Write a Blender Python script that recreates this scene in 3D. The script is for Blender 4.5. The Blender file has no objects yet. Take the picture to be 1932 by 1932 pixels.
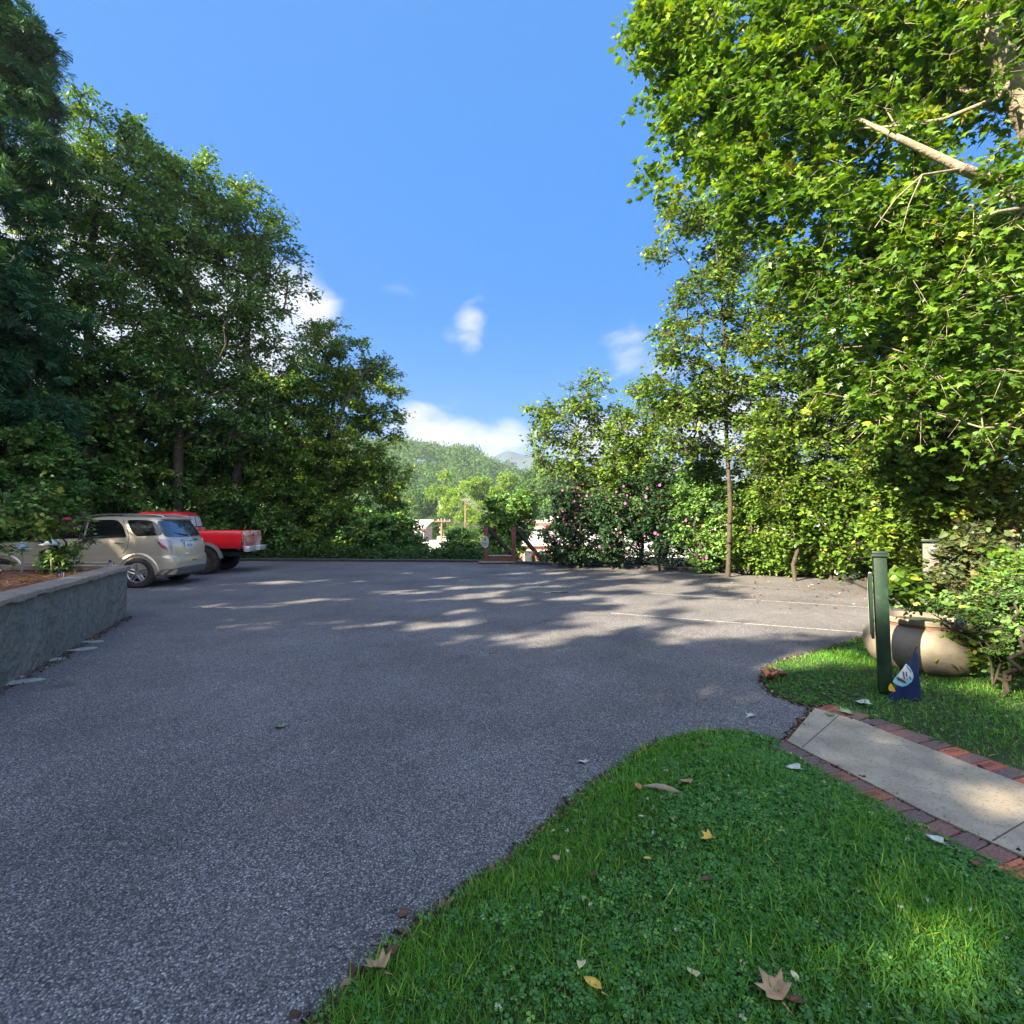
import bpy, bmesh, math, random
import numpy as np
from mathutils import Vector, Matrix, noise as mnoise
R = math.radians
rng = np.random.default_rng(7)
random.seed(7)
scene = bpy.context.scene
COL = scene.collection

# ------------------------------------------------------------------ camera
EYE = 1.55
PITCH = math.atan(19 / 966)
cam_d = bpy.data.cameras.new('camera')
cam_d.sensor_width = 36; cam_d.lens = 18
cam_d.clip_start = 0.05; cam_d.clip_end = 20000
cam = bpy.data.objects.new('camera', cam_d)
cam.location = (0, 0, EYE); cam.rotation_euler = (R(90) + PITCH, 0, 0)
COL.objects.link(cam); scene.camera = cam

# ------------------------------------------------------------------ sun, sky, exposure
SUN_EL = 30.0
SAZ = math.atan2(-0.80, -0.60)                       # azimuth of the sun, clockwise from +Y
S = np.array([math.sin(SAZ) * math.cos(R(SUN_EL)), math.cos(SAZ) * math.cos(R(SUN_EL)), math.sin(R(SUN_EL))])
sun_d = bpy.data.lights.new('sun', 'SUN'); sun_d.energy = 5.0; sun_d.angle = R(0.53); sun_d.color = (1, .84, .60)
sun = bpy.data.objects.new('sun', sun_d); sun.rotation_euler = Vector(S).to_track_quat('Z', 'Y').to_euler()
sun.location = (-30, -20, 40); COL.objects.link(sun)
scene.view_settings.view_transform = 'Standard'; scene.view_settings.look = 'None'
scene.view_settings.exposure = 2.52; scene.view_settings.gamma = 1.0
scene.cycles.use_denoising = True
scene.cycles.max_bounces = 8; scene.cycles.transmission_bounces = 5; scene.cycles.transparent_max_bounces = 8
scene.cycles.diffuse_bounces = 3; scene.cycles.glossy_bounces = 3; scene.cycles.volume_bounces = 0
scene.cycles.caustics_reflective = False; scene.cycles.caustics_refractive = False

world = bpy.data.worlds.new('World'); scene.world = world; world.use_nodes = True
def azel(px, py):
    a = math.atan((px - 966) / 966)
    return a, math.atan((985 - py) / 966 * math.cos(a))
def build_world():
    nt = world.node_tree; nt.nodes.clear(); N = nt.nodes.new; L = nt.links.new
    out = N('ShaderNodeOutputWorld'); bg = N('ShaderNodeBackground')
    sky = N('ShaderNodeTexSky'); sky.sky_type = 'NISHITA'; sky.sun_disc = False
    sky.sun_elevation = R(SUN_EL); sky.sun_rotation = SAZ % (2 * math.pi)
    sky.air_density = 1.0; sky.dust_density = .3; sky.ozone_density = 1.6; sky.altitude = 700
    hs = N('ShaderNodeHueSaturation'); hs.inputs['Hue'].default_value = .503; hs.inputs['Saturation'].default_value = 1.12; hs.inputs['Value'].default_value = .85
    L(sky.outputs[0], hs.inputs['Color'])
    tc = N('ShaderNodeTexCoord'); sep = N('ShaderNodeSeparateXYZ'); L(tc.outputs['Generated'], sep.inputs[0])
    def m(op, a, b=None, c=None):
        n = N('ShaderNodeMath'); n.operation = op
        for i, v in enumerate((a, b, c)):
            if v is None: continue
            if isinstance(v, (int, float)): n.inputs[i].default_value = v
            else: L(v, n.inputs[i])
        return n.outputs[0]
    az = m('ARCTAN2', sep.outputs[0], sep.outputs[1]); el = m('ARCSINE', sep.outputs[2])
    comb = N('ShaderNodeCombineXYZ'); L(az, comb.inputs[0]); L(m('MULTIPLY', el, 1.8), comb.inputs[1])
    nz = N('ShaderNodeTexNoise'); nz.inputs['Scale'].default_value = 9; nz.inputs['Detail'].default_value = 7; nz.inputs['Roughness'].default_value = .52
    nz.inputs['Distortion'].default_value = .35
    L(comb.outputs[0], nz.inputs['Vector'])
    blobs = [(560, 590, 70, 80, 1.5), (470, 620, 130, 130, 1.5), (330, 600, 150, 190, 1.3), (110, 520, 170, 230, 1.3), (60, 760, 200, 130, 1.2),
             (888, 614, 36, 44, .85), (862, 628, 30, 24, .5), (755, 541, 42, 20, .42), (833, 506, 30, 16, .3), (1180, 655, 62, 60, .66), (1185, 625, 40, 30, .5),
             (1250, 700, 60, 60, .6), (945, 478, 26, 9, .35), (1700, 780, 330, 110, 1.0), (1400, 800, 200, 90, 1.15), (1130, 835, 150, 50, 1.15),
             (820, 826, 115, 44, 1.25), (930, 835, 90, 38, 1.2), (790, 790, 70, 30, .9), (960, 810, 45, 25, .8), (840, 770, 60, 18, .45)]
    tot = None
    for px, py, rx, ry, k in blobs:
        a0, e0 = azel(px, py)
        da = m('DIVIDE', m('SUBTRACT', az, a0), rx / 966 * math.cos(a0)); de = m('DIVIDE', m('SUBTRACT', el, e0), ry / 966 * math.cos(a0))
        d2 = m('ADD', m('MULTIPLY', da, da), m('MULTIPLY', de, de))
        v = m('MULTIPLY', m('MAXIMUM', m('SUBTRACT', 1.0, m('MULTIPLY', d2, .55)), 0), k)
        tot = v if tot is None else m('MAXIMUM', tot, v)
    # thin bank low over the horizon all round
    low = m('MULTIPLY', m('MAXIMUM', m('SUBTRACT', 1.0, m('DIVIDE', m('ABSOLUTE', m('SUBTRACT', el, R(5.0))), R(6.0))), 0), .8)
    tot = m('MAXIMUM', tot, low)
    back = N('ShaderNodeClamp'); L(m('MULTIPLY', m('SUBTRACT', .1, sep.outputs[1]), 2.2), back.inputs[0])  # unseen bright cloud bank added behind the viewpoint for neutral fill light
    tot = m('MAXIMUM', tot, m('MULTIPLY', back.outputs[0], 1.15))
    v = m('ADD', tot, m('MULTIPLY', m('SUBTRACT', nz.outputs[0], .5), 2.1))
    mr = N('ShaderNodeMapRange'); mr.interpolation_type = 'SMOOTHSTEP'; L(v, mr.inputs[0])
    mr.inputs[1].default_value = .35; mr.inputs[2].default_value = 1.35; mr.inputs[3].default_value = 0; mr.inputs[4].default_value = .93
    n2 = N('ShaderNodeTexNoise'); n2.inputs['Scale'].default_value = 14; n2.inputs['Detail'].default_value = 5; L(comb.outputs[0], n2.inputs['Vector'])
    cr = N('ShaderNodeMixRGB'); cr.inputs[1].default_value = (.95, 1.05, 1.3, 1); cr.inputs[2].default_value = (1.5, 1.45, 1.6, 1)
    L(n2.outputs[0], cr.inputs[0])
    cb = N('ShaderNodeVectorMath'); cb.operation = 'SCALE'; L(cr.outputs[0], cb.inputs[0]); L(m('ADD', 1.0, m('MULTIPLY', back.outputs[0], 1.3)), cb.inputs['Scale'])
    gr_ = N('ShaderNodeValToRGB'); e = gr_.color_ramp.elements; e[0].position = .0; e[0].color = (.26, .55, .98, 1); e[1].position = 1; e[1].color = (.075, .325, .82, 1)
    for p, c in ((.16, (.045, .37, 1.0, 1)), (.4, (.012, .285, .97, 1))): e.new(p).color = c
    L(m('DIVIDE', el, R(55)), gr_.inputs[0]); gs = N('ShaderNodeVectorMath'); gs.operation = 'SCALE'; L(gr_.outputs[0], gs.inputs[0]); gs.inputs['Scale'].default_value = 1.16
    sm = N('ShaderNodeMixRGB'); sm.inputs[0].default_value = .97; L(hs.outputs[0], sm.inputs[1]); L(gs.outputs[0], sm.inputs[2]); hs = sm
    mix = N('ShaderNodeMixRGB'); L(m('MULTIPLY', mr.outputs[0], m('GREATER_THAN', el, -.02)), mix.inputs[0]); L(hs.outputs[0], mix.inputs[1]); L(cb.outputs[0], mix.inputs[2])
    L(mix.outputs[0], bg.inputs[0]); bg.inputs[1].default_value = .15
    L(bg.outputs[0], out.inputs[0])
build_world()

# ------------------------------------------------------------------ projection helpers (1932 px view)
def ray(px, py):
    dx, dy = (px - 966) / 966, (966 - py) / 966
    return np.array([dx, math.cos(PITCH) - dy * math.sin(PITCH), math.sin(PITCH) + dy * math.cos(PITCH)])
def at(px, py, Y):
    r = ray(px, py); t = Y / r[1]
    return np.array([r[0] * t, Y, EYE + r[2] * t])
def gr(px, py, z=0.0):
    r = ray(px, py); t = (z - EYE) / r[2]
    return np.array([r[0] * t, r[1] * t, z])

# ------------------------------------------------------------------ materials
def new_mat(name):
    m = bpy.data.materials.new(name); m.use_nodes = True
    nt = m.node_tree; nt.nodes.clear()
    o = nt.nodes.new('ShaderNodeOutputMaterial'); b = nt.nodes.new('ShaderNodeBsdfPrincipled'); nt.links.new(b.outputs[0], o.inputs[0])
    return m, nt, b
def c4(c): return (*c, 1)
def vmat(name, c1, c2=None, scale=5, rough=.7, bump=0, bscale=None, detail=5, metal=0, coat=0, spec=.5, lo=.3, hi=.7, c3=None, s3=60, f3=.4, coord='Object', bdist=.01):
    m, nt, b = new_mat(name); N = nt.nodes.new; L = nt.links.new
    b.inputs['Roughness'].default_value = rough; b.inputs['Metallic'].default_value = metal
    b.inputs['Coat Weight'].default_value = coat; b.inputs['Coat Roughness'].default_value = .05; b.inputs['Specular IOR Level'].default_value = spec
    tc = N('ShaderNodeTexCoord')
    if c2 is None: c2 = tuple(x * .85 for x in c1)
    nz = N('ShaderNodeTexNoise'); nz.inputs['Scale'].default_value = scale; nz.inputs['Detail'].default_value = detail; L(tc.outputs[coord], nz.inputs['Vector'])
    mr = N('ShaderNodeMapRange'); mr.inputs[1].default_value = lo; mr.inputs[2].default_value = hi; L(nz.outputs[0], mr.inputs[0])
    mx = N('ShaderNodeMixRGB'); mx.inputs[1].default_value = c4(c1); mx.inputs[2].default_value = c4(c2); L(mr.outputs[0], mx.inputs[0])
    last = mx.outputs[0]
    if c3 is not None:
        n3 = N('ShaderNodeTexNoise'); n3.inputs['Scale'].default_value = s3; n3.inputs['Detail'].default_value = 4; L(tc.outputs[coord], n3.inputs['Vector'])
        r3 = N('ShaderNodeMapRange'); r3.inputs[1].default_value = .55; r3.inputs[2].default_value = .7; r3.inputs[4].default_value = f3; L(n3.outputs[0], r3.inputs[0])
        m3 = N('ShaderNodeMixRGB'); L(r3.outputs[0], m3.inputs[0]); L(last, m3.inputs[1]); m3.inputs[2].default_value = c4(c3); last = m3.outputs[0]
    L(last, b.inputs['Base Color'])
    if bump:
        nb = N('ShaderNodeTexNoise'); nb.inputs['Scale'].default_value = bscale or scale * 4; nb.inputs['Detail'].default_value = 6; L(tc.outputs[coord], nb.inputs['Vector'])
        bp = N('ShaderNodeBump'); bp.inputs['Strength'].default_value = bump; bp.inputs['Distance'].default_value = bdist; L(nb.outputs[0], bp.inputs['Height']); L(bp.outputs[0], b.inputs['Normal'])
    return m
def leaf_mat(name, cols, trans=.35, rough=.45, spec=.35, tcol=(1.5, 1.35, .35)):
    """leaf colour picked per leaf by the face attribute 'var'; thin leaf lets some light through"""
    m = bpy.data.materials.new(name); m.use_nodes = True; nt = m.node_tree; nt.nodes.clear(); N = nt.nodes.new; L = nt.links.new
    o = N('ShaderNodeOutputMaterial'); at_ = N('ShaderNodeAttribute'); at_.attribute_name = 'var'
    cr = N('ShaderNodeValToRGB'); L(at_.outputs['Fac'], cr.inputs[0])
    while len(cr.color_ramp.elements) < len(cols): cr.color_ramp.elements.new(.5)
    for i, (p, c) in enumerate(cols): cr.color_ramp.elements[i].position = p; cr.color_ramp.elements[i].color = c4(c)
    b = N('ShaderNodeBsdfPrincipled'); b.inputs['Roughness'].default_value = rough; b.inputs['Specular IOR Level'].default_value = spec
    t = N('ShaderNodeBsdfTranslucent'); mx = N('ShaderNodeMixShader'); mx.inputs[0].default_value = trans
    mul = N('ShaderNodeMixRGB'); mul.blend_type = 'MULTIPLY'; mul.inputs[0].default_value = 1; mul.inputs[2].default_value = c4(tcol)
    L(cr.outputs[0], b.inputs['Base Color']); L(cr.outputs[0], mul.inputs[1]); L(mul.outputs[0], t.inputs['Color'])
    L(b.outputs[0], mx.inputs[1]); L(t.outputs[0], mx.inputs[2]); L(mx.outputs[0], o.inputs[0])
    return m

def asphalt_mat():
    m, nt, b = new_mat('asphalt'); N = nt.nodes.new; L = nt.links.new
    tc = N('ShaderNodeTexCoord'); P = tc.outputs['Object']
    v = N('ShaderNodeTexVoronoi'); v.inputs['Scale'].default_value = 135; v.inputs['Randomness'].default_value = 1; L(P, v.inputs['Vector'])
    bw = N('ShaderNodeSeparateColor'); L(v.outputs['Color'], bw.inputs[0])
    r1 = N('ShaderNodeValToRGB'); e = r1.color_ramp.elements
    e[0].position = 0; e[0].color = (.085, .085, .095, 1); e[1].position = 1; e[1].color = (.46, .455, .46, 1)
    for p, c in ((.45, (.15, .148, .16, 1)), (.8, (.235, .23, .245, 1)), (.93, (.36, .355, .36, 1))):
        x = e.new(p); x.color = c
    L(bw.outputs[0], r1.inputs[0])
    # dark gaps between the stones
    mr = N('ShaderNodeMapRange'); mr.inputs[1].default_value = .35; mr.inputs[2].default_value = .75; mr.inputs[3].default_value = 1; mr.inputs[4].default_value = .35; L(v.outputs['Distance'], mr.inputs[0])
    mul = N('ShaderNodeMixRGB'); mul.blend_type = 'MULTIPLY'; mul.inputs[0].default_value = 1; L(r1.outputs[0], mul.inputs[1]); L(mr.outputs[0], mul.inputs[2])
    n1 = N('ShaderNodeTexNoise'); n1.inputs['Scale'].default_value = .55; n1.inputs['Detail'].default_value = 8; n1.inputs['Roughness'].default_value = .65; L(P, n1.inputs['Vector'])
    m1 = N('ShaderNodeMapRange'); m1.inputs[1].default_value = .3; m1.inputs[2].default_value = .7; m1.inputs[3].default_value = .68; m1.inputs[4].default_value = 1.3; L(n1.outputs[0], m1.inputs[0])
    mu2 = N('ShaderNodeMixRGB'); mu2.blend_type = 'MULTIPLY'; mu2.inputs[0].default_value = 1; L(mul.outputs[0], mu2.inputs[1]); L(m1.outputs[0], mu2.inputs[2])
    # brownish dusty stains
    n2 = N('ShaderNodeTexNoise'); n2.inputs['Scale'].default_value = 1.3; n2.inputs['Detail'].default_value = 6; L(P, n2.inputs['Vector'])
    m2 = N('ShaderNodeMapRange'); m2.inputs[1].default_value = .58; m2.inputs[2].default_value = .78; m2.inputs[4].default_value = .6; L(n2.outputs[0], m2.inputs[0])
    mx = N('ShaderNodeMixRGB'); L(m2.outputs[0], mx.inputs[0]); L(mu2.outputs[0], mx.inputs[1]); mx.inputs[2].default_value = (.15, .13, .12, 1)
    # fine cracks and a few oil drips
    wv = N('ShaderNodeTexVoronoi'); wv.feature = 'DISTANCE_TO_EDGE'; wv.inputs['Scale'].default_value = .38
    wn = N('ShaderNodeTexNoise'); wn.inputs['Scale'].default_value = 2.5; wn.inputs['Detail'].default_value = 6; L(P, wn.inputs['Vector'])
    wa = N('ShaderNodeVectorMath'); wa.operation = 'MULTIPLY_ADD'; L(wn.outputs['Color'], wa.inputs[0]); wa.inputs[1].default_value = (.5, .5, .5); L(P, wa.inputs[2]); L(wa.outputs[0], wv.inputs['Vector'])
    wm = N('ShaderNodeMapRange'); wm.inputs[1].default_value = .0; wm.inputs[2].default_value = .006; wm.inputs[3].default_value = .45; wm.inputs[4].default_value = 0; L(wv.outputs[0], wm.inputs[0])
    wk = N('ShaderNodeMath'); wk.operation = 'MULTIPLY'; L(wm.outputs[0], wk.inputs[0]); wg = N('ShaderNodeMapRange'); wg.inputs[1].default_value = .5; wg.inputs[2].default_value = .6; L(n1.outputs[0], wg.inputs[0]); L(wg.outputs[0], wk.inputs[1])
    vo = N('ShaderNodeTexVoronoi'); vo.inputs['Scale'].default_value = .9; L(wa.outputs[0], vo.inputs['Vector']); om = N('ShaderNodeMapRange'); om.inputs[1].default_value = .05; om.inputs[2].default_value = .12; om.inputs[3].default_value = .4; om.inputs[4].default_value = 0; L(vo.outputs['Distance'], om.inputs[0])
    mxm = N('ShaderNodeMath'); mxm.operation = 'MAXIMUM'; L(wk.outputs[0], mxm.inputs[0]); L(om.outputs[0], mxm.inputs[1])
    fin = N('ShaderNodeMixRGB'); L(mxm.outputs[0], fin.inputs[0]); L(mx.outputs[0], fin.inputs[1]); fin.inputs[2].default_value = (.03, .03, .032, 1)
    L(fin.outputs[0], b.inputs['Base Color']); b.inputs['Roughness'].default_value = .8; b.inputs['Specular IOR Level'].default_value = .3
    bp = N('ShaderNodeBump'); bp.inputs['Strength'].default_value = .7; bp.inputs['Distance'].default_value = .004; bp.invert = True
    L(v.outputs['Distance'], bp.inputs['Height']); L(bp.outputs[0], b.inputs['Normal'])
    return m

MAT = {}
MAT['asphalt'] = asphalt_mat()
MAT['kerb'] = vmat('kerb', (.045, .043, .045), (.09, .085, .08), 9, .85, .6, 60)
MAT['terrain'] = vmat('terrain', (.05, .085, .02), (.10, .14, .03), .05, .9, coord='Object')
MAT['soil'] = vmat('soil', (.018, .03, .01), (.03, .05, .012), 14, .95, .8, 80)
MAT['straw'] = vmat('straw', (.26, .13, .075), (.14, .07, .045), 22, .9, 1, 70, c3=(.42, .22, .1), s3=45, f3=.7)
MAT['concrete'] = vmat('concrete', (.44, .385, .29), (.27, .24, .185), 3.5, .9, .6, 160, c3=(.11, .10, .08), s3=60, f3=.7, detail=9, lo=.35, hi=.65)
MAT['white_paint'] = vmat('white_paint', (.46, .46, .45), (.17, .17, .17), 26, .8, lo=.4, hi=.62)
MAT['bark'] = vmat('bark', (.075, .06, .045), (.035, .028, .022), 14, .9, 1, 30, bdist=.02)
MAT['bark_pale'] = vmat('bark_pale', (.27, .23, .17), (.11, .095, .07), 9, .9, 1, 26, c3=(.40, .36, .28), s3=9, f3=.7, bdist=.02)

# ------------------------------------------------------------------ mesh helpers
def fast_mesh(name, V, F, mats, var=None, midx=None, smooth=False):
    """V (n,3), F (m,k) index arrays, all faces with k corners"""
    V = np.asarray(V, np.float32); F = np.asarray(F, np.int32)
    me = bpy.data.meshes.new(name)
    me.vertices.add(len(V)); me.vertices.foreach_set('co', V.ravel())
    me.loops.add(F.size); me.loops.foreach_set('vertex_index', F.ravel())
    me.polygons.add(len(F)); me.polygons.foreach_set('loop_start', np.arange(0, F.size, F.shape[1], dtype=np.int32))
    if smooth: me.polygons.foreach_set('use_smooth', np.ones(len(F), bool))
    else: me.polygons.foreach_set('use_smooth', np.zeros(len(F), bool))
    for x in mats: me.materials.append(x)
    if midx is not None: me.polygons.foreach_set('material_index', np.asarray(midx, np.int32))
    if var is not None:
        a = me.attributes.new('var', 'FLOAT', 'FACE'); a.data.foreach_set('value', np.asarray(var, np.float32))
    me.update(calc_edges=True)
    return me
def link(name, data, parent=None, loc=None):
    o = bpy.data.objects.new(name, data); COL.objects.link(o)
    if parent is not None: o.parent = parent
    if loc is not None: o.location = loc
    return o
def tag(o, label=None, cat=None, group=None, kind=None):
    if label: o['label'] = label
    if cat: o['category'] = cat
    if group: o['group'] = group
    if kind: o['kind'] = kind
    return o
def thing(name, label, cat, loc=(0, 0, 0), rz=0, group=None):
    o = bpy.data.objects.new(name, None); COL.objects.link(o); o.empty_display_size = .2
    o.location = loc; o.rotation_euler = (0, 0, rz)
    return tag(o, label, cat, group)
class MB:
    """collects shapes and links them as one mesh"""
    def __init__(s): s.bm = bmesh.new(); s.mi = 0
    def _new(s, geom_faces):
        for f in geom_faces: f.material_index = s.mi
    def box(s, c, size, rot=None, bev=0):
        r = bmesh.ops.create_cube(s.bm, size=1)
        M = Matrix.Translation(Vector(c)) @ (rot.to_4x4() if rot is not None else Matrix.Identity(4)) @ Matrix.Diagonal((*size, 1))
        bmesh.ops.transform(s.bm, matrix=M, verts=r['verts'])
        fs = {f for v in r['verts'] for f in v.link_faces}
        if bev:
            es = list({e for v in r['verts'] for e in v.link_edges})
            rb = bmesh.ops.bevel(s.bm, geom=es, offset=bev, segments=2, affect='EDGES', profile=.6)
            fs = {f for f in fs if f.is_valid} | set(rb['faces'])
        s._new(fs); return s
    def tube(s, pts, rad, seg=10, cap=True):
        pts = [Vector(p) for p in pts]; n = len(pts)
        rad = [rad] * n if isinstance(rad, (int, float)) else rad
        rings = []; prev = None
        for i, p in enumerate(pts):
            t = (pts[min(i + 1, n - 1)] - pts[max(i - 1, 0)]).normalized()
            a = prev if prev is not None else (Vector((0, 0, 1)) if abs(t.z) < .9 else Vector((1, 0, 0)))
            a = (a - t * a.dot(t)).normalized(); prev = a; b = t.cross(a)
            rings.append([s.bm.verts.new(p + (a * math.cos(k * 2 * math.pi / seg) + b * math.sin(k * 2 * math.pi / seg)) * rad[i]) for k in range(seg)])
        for i in range(n - 1):
            for k in range(seg):
                f = s.bm.faces.new((rings[i][k], rings[i][(k + 1) % seg], rings[i + 1][(k + 1) % seg], rings[i + 1][k])); f.material_index = s.mi; f.smooth = True
        if cap:
            for rr in (rings[0][::-1], rings[-1]):
                f = s.bm.faces.new(rr); f.material_index = s.mi
        return s
    def lathe(s, prof, c=(0, 0, 0), axis='Z', seg=32, cap=True):
        rings = []
        for r, h in prof:
            ring = []
            for k in range(seg):
                a = 2 * math.pi * k / seg
                if axis == 'Z': p = (c[0] + r * math.cos(a), c[1] + r * math.sin(a), c[2] + h)
                else: p = (c[0] + r * math.cos(a), c[1] + h, c[2] + r * math.sin(a))
                ring.append(s.bm.verts.new(p))
            rings.append(ring)
        for i in range(len(rings) - 1):
            for k in range(seg):
                q = (rings[i][k], rings[i][(k + 1) % seg], rings[i + 1][(k + 1) % seg], rings[i + 1][k])
                f = s.bm.faces.new(q if axis == 'Z' else q[::-1]); f.material_index = s.mi; f.smooth = True
        if cap:
            for rr in (rings[0], rings[-1]):
                f = s.bm.faces.new(rr); f.material_index = s.mi
        return s
    def prism(s, poly, z0, z1):
        """poly: list of (x,y) or (x,y,z)"""
        a = [s.bm.verts.new((p[0], p[1], z0)) for p in poly]; b = [s.bm.verts.new((p[0], p[1], z1)) for p in poly]
        n = len(a); fs = [s.bm.faces.new(b), s.bm.faces.new(a[::-1])] + [s.bm.faces.new((a[i], a[(i + 1) % n], b[(i + 1) % n], b[i])) for i in range(n)]
        s._new(fs); return s
    def poly(s, pts):
        f = s.bm.faces.new([s.bm.verts.new(tuple(p)) for p in pts]); f.material_index = s.mi; return s
    def build(s, name, mats, parent=None, loc=None, sharp=35):
        bmesh.ops.recalc_face_normals(s.bm, faces=s.bm.faces)
        me = bpy.data.meshes.new(name); s.bm.to_mesh(me); s.bm.free()
        for x in (mats if isinstance(mats, (list, tuple)) else [mats]): me.materials.append(x)
        if sharp:
            me.polygons.foreach_set('use_smooth', np.ones(len(me.polygons), bool))
            me.set_sharp_from_angle(angle=R(sharp))
        return link(name, me, parent, loc)

def inpoly(P, poly):
    x, y = P[:, 0], P[:, 1]; c = np.zeros(len(P), bool); n = len(poly)
    for i in range(n):
        x1, y1 = poly[i][0], poly[i][1]; x2, y2 = poly[(i + 1) % n][0], poly[(i + 1) % n][1]
        k = ((y1 > y) != (y2 > y)) & (x < (x2 - x1) * (y - y1) / (y2 - y1 + 1e-12) + x1); c ^= k
    return c

# ------------------------------------------------------------------ terrain
EDGE = np.array([(-60, 24), (-22, 21.6), (-9.9, 20.4), (-3, 19.9), (0.9, 18.6), (3.9, 17.1), (7.0, 15.4), (8.9, 13.6), (14, 10.5), (20, 4), (26, -30)], float)
def edge_dist(X, Y):
    """signed distance outside the level yard"""
    best = np.full(X.shape, 1e9); sgn = np.ones(X.shape)
    for i in range(len(EDGE) - 1):
        a, b = EDGE[i], EDGE[i + 1]; d = b - a; L2 = d @ d
        t = np.clip(((X - a[0]) * d[0] + (Y - a[1]) * d[1]) / L2, 0, 1)
        qx, qy = X - (a[0] + t * d[0]), Y - (a[1] + t * d[1]); dist = np.hypot(qx, qy)
        s_ = np.where((d[0] * qy - d[1] * qx) > 0, 1.0, -1.0)
        k = dist < best; best = np.where(k, dist, best); sgn = np.where(k, s_, sgn)
    return best * sgn
def sstep(x, a, b): t = np.clip((x - a) / (b - a), 0, 1); return t * t * (3 - 2 * t)
RIDGE = ([-600, -260, -140, -104, -72, -59, -49, -38, -26, -11, 8, 40, 90, 200, 500], [60, 58, 55, 52, 50, 47, 49, 49, 40, 33, 27, 22, 17, 14, 12])
def height(X, Y):
    X = np.asarray(X, float); Y = np.asarray(Y, float)
    d = edge_dist(X, Y)
    z = -.06 - .35 * np.clip(d - 1.2, 0, 3) ** 1.3 * .6 - 8.6 * sstep(d, 3, 34)
    ridge = np.interp(X * 450 / np.maximum(Y, 200), RIDGE[0], RIDGE[1])
    z = z + np.where(Y > 60, (ridge + 11) * sstep(Y, 190, 450), 0) - 30 * sstep(Y, 520, 900)
    return z
def grid_mesh(xs, ys):
    X, Y = np.meshgrid(xs, ys); Z = height(X, Y)
    V = np.stack([X, Y, Z], -1).reshape(-1, 3); w = len(xs); h = len(ys)
    i = np.arange(w * h).reshape(h, w)
    F = np.stack([i[:-1, :-1], i[:-1, 1:], i[1:, 1:], i[1:, :-1]], -1).reshape(-1, 4)
    return V, F
def spaced(*seg):
    o = []
    for a, b, s_ in seg: o += list(np.arange(a, b, s_))
    return np.array(o + [seg[-1][1]])
xs = spaced((-9000, -700, 900), (-700, -60, 30), (-60, 60, 1), (60, 700, 30), (700, 9000, 900))
ys = spaced((-600, -40, 60), (-40, 60, 1), (60, 900, 14), (900, 9000, 900))
V, F = grid_mesh(xs, ys)
link('ground', fast_mesh('ground', V, F, [MAT['terrain']], smooth=True))['kind'] = 'structure'

# far blue mountain
def mountain():
    az = np.radians(np.arange(-40, 42, .5)); pts = []
    for a in az:
        px = 966 + 966 * math.tan(a)
        y = 882 - 22 * math.exp(-((px - 958) / 42) ** 2) - 17 * math.exp(-((px - 1010) / 30) ** 2) - 8 * math.exp(-((px - 900) / 60) ** 2) - 20 * math.exp(-((px - 1500) / 260) ** 2) + 2.5 * math.sin(px * .09) + 2 * math.sin(px * .031)
        pts.append((px, y))
    V = []; D = [(3400, 0.0), (3700, .45), (4000, .8), (4300, 1.0), (4800, .8), (5600, 0)]
    for (px, y) in pts:
        top = at(px, y, 4300)[2]; kx = (px - 966) / 966
        for dd, f in D: V.append((kx * dd, dd, -60 + (top + 60) * f))
    n = len(D); F = [(i * n + k, (i + 1) * n + k, (i + 1) * n + k + 1, i * n + k + 1) for i in range(len(pts) - 1) for k in range(n - 1)]
    link('mountain', fast_mesh('mountain', V, F, [vmat('mountain', (.02, .045, .06), (.03, .06, .07), .01, .9)], smooth=True))['kind'] = 'structure'
mountain()

# ------------------------------------------------------------------ lot, kerb, markings
KERB = [tuple(gr(*p)[:2]) for p in [(1560, 1091), (1480, 1085.5), (1400, 1081.5), (1300, 1077), (1200, 1072.5), (1100, 1068.5), (1000, 1065), (900, 1061.5), (800, 1060.5), (700, 1060), (600, 1059.5), (500, 1058.8)]]
RIGHT_EDGE = [tuple(gr(*p)[:2]) for p in [(1640, 1200), (1662, 1185), (1680, 1168), (1682, 1150), (1668, 1132), (1644, 1118), (1615, 1104), (1590, 1096.5)]]
lot_poly = [(-1.5, -14), (4.5, -14), (4.5, 6.6)] + RIGHT_EDGE + KERB + [(-16, 21.1), (-30, 22), (-30, -14)]
MB().poly([(x, y, 0) for x, y in lot_poly]).build('parking_lot', MAT['asphalt'], sharp=0)['kind'] = 'structure'
def kerb_strip(pts, w, h, name, mat):
    """rolled asphalt kerb along pts, lying outside (to the right of travel is the lot)"""
    mb = MB(); pts = [Vector((p[0], p[1], 0)) for p in pts]
    prof = [(0, -.05), (.0, .0), (.05, h * .75), (w * .4, h), (w * .75, h * .9), (w, h * .3), (w + .03, -.1)]
    rings = []
    for i, p in enumerate(pts):
        t = (pts[min(i + 1, len(pts) - 1)] - pts[max(i - 1, 0)]).normalized(); n = Vector((t.y, -t.x, 0))
        j = .012 * mnoise.noise(p * 2.3)
        rings.append([mb.bm.verts.new(p + n * (a + j) + Vector((0, 0, b + (j if b > .02 else 0)))) for a, b in prof])
    for i in range(len(rings) - 1):
        for k in range(len(prof) - 1): mb.bm.faces.new((rings[i][k], rings[i][k + 1], rings[i + 1][k + 1], rings[i + 1][k])).smooth = True
    return mb.build(name, mat, sharp=60)
def resample(pts, step):
    P = np.array(pts, float)[:, :2]; d = np.r_[0, np.cumsum(np.hypot(*(P[1:] - P[:-1]).T))]
    s_ = np.linspace(0, d[-1], max(2, int(d[-1] / step) + 1)); return [(np.interp(t, d, P[:, 0]), np.interp(t, d, P[:, 1])) for t in s_]
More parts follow.
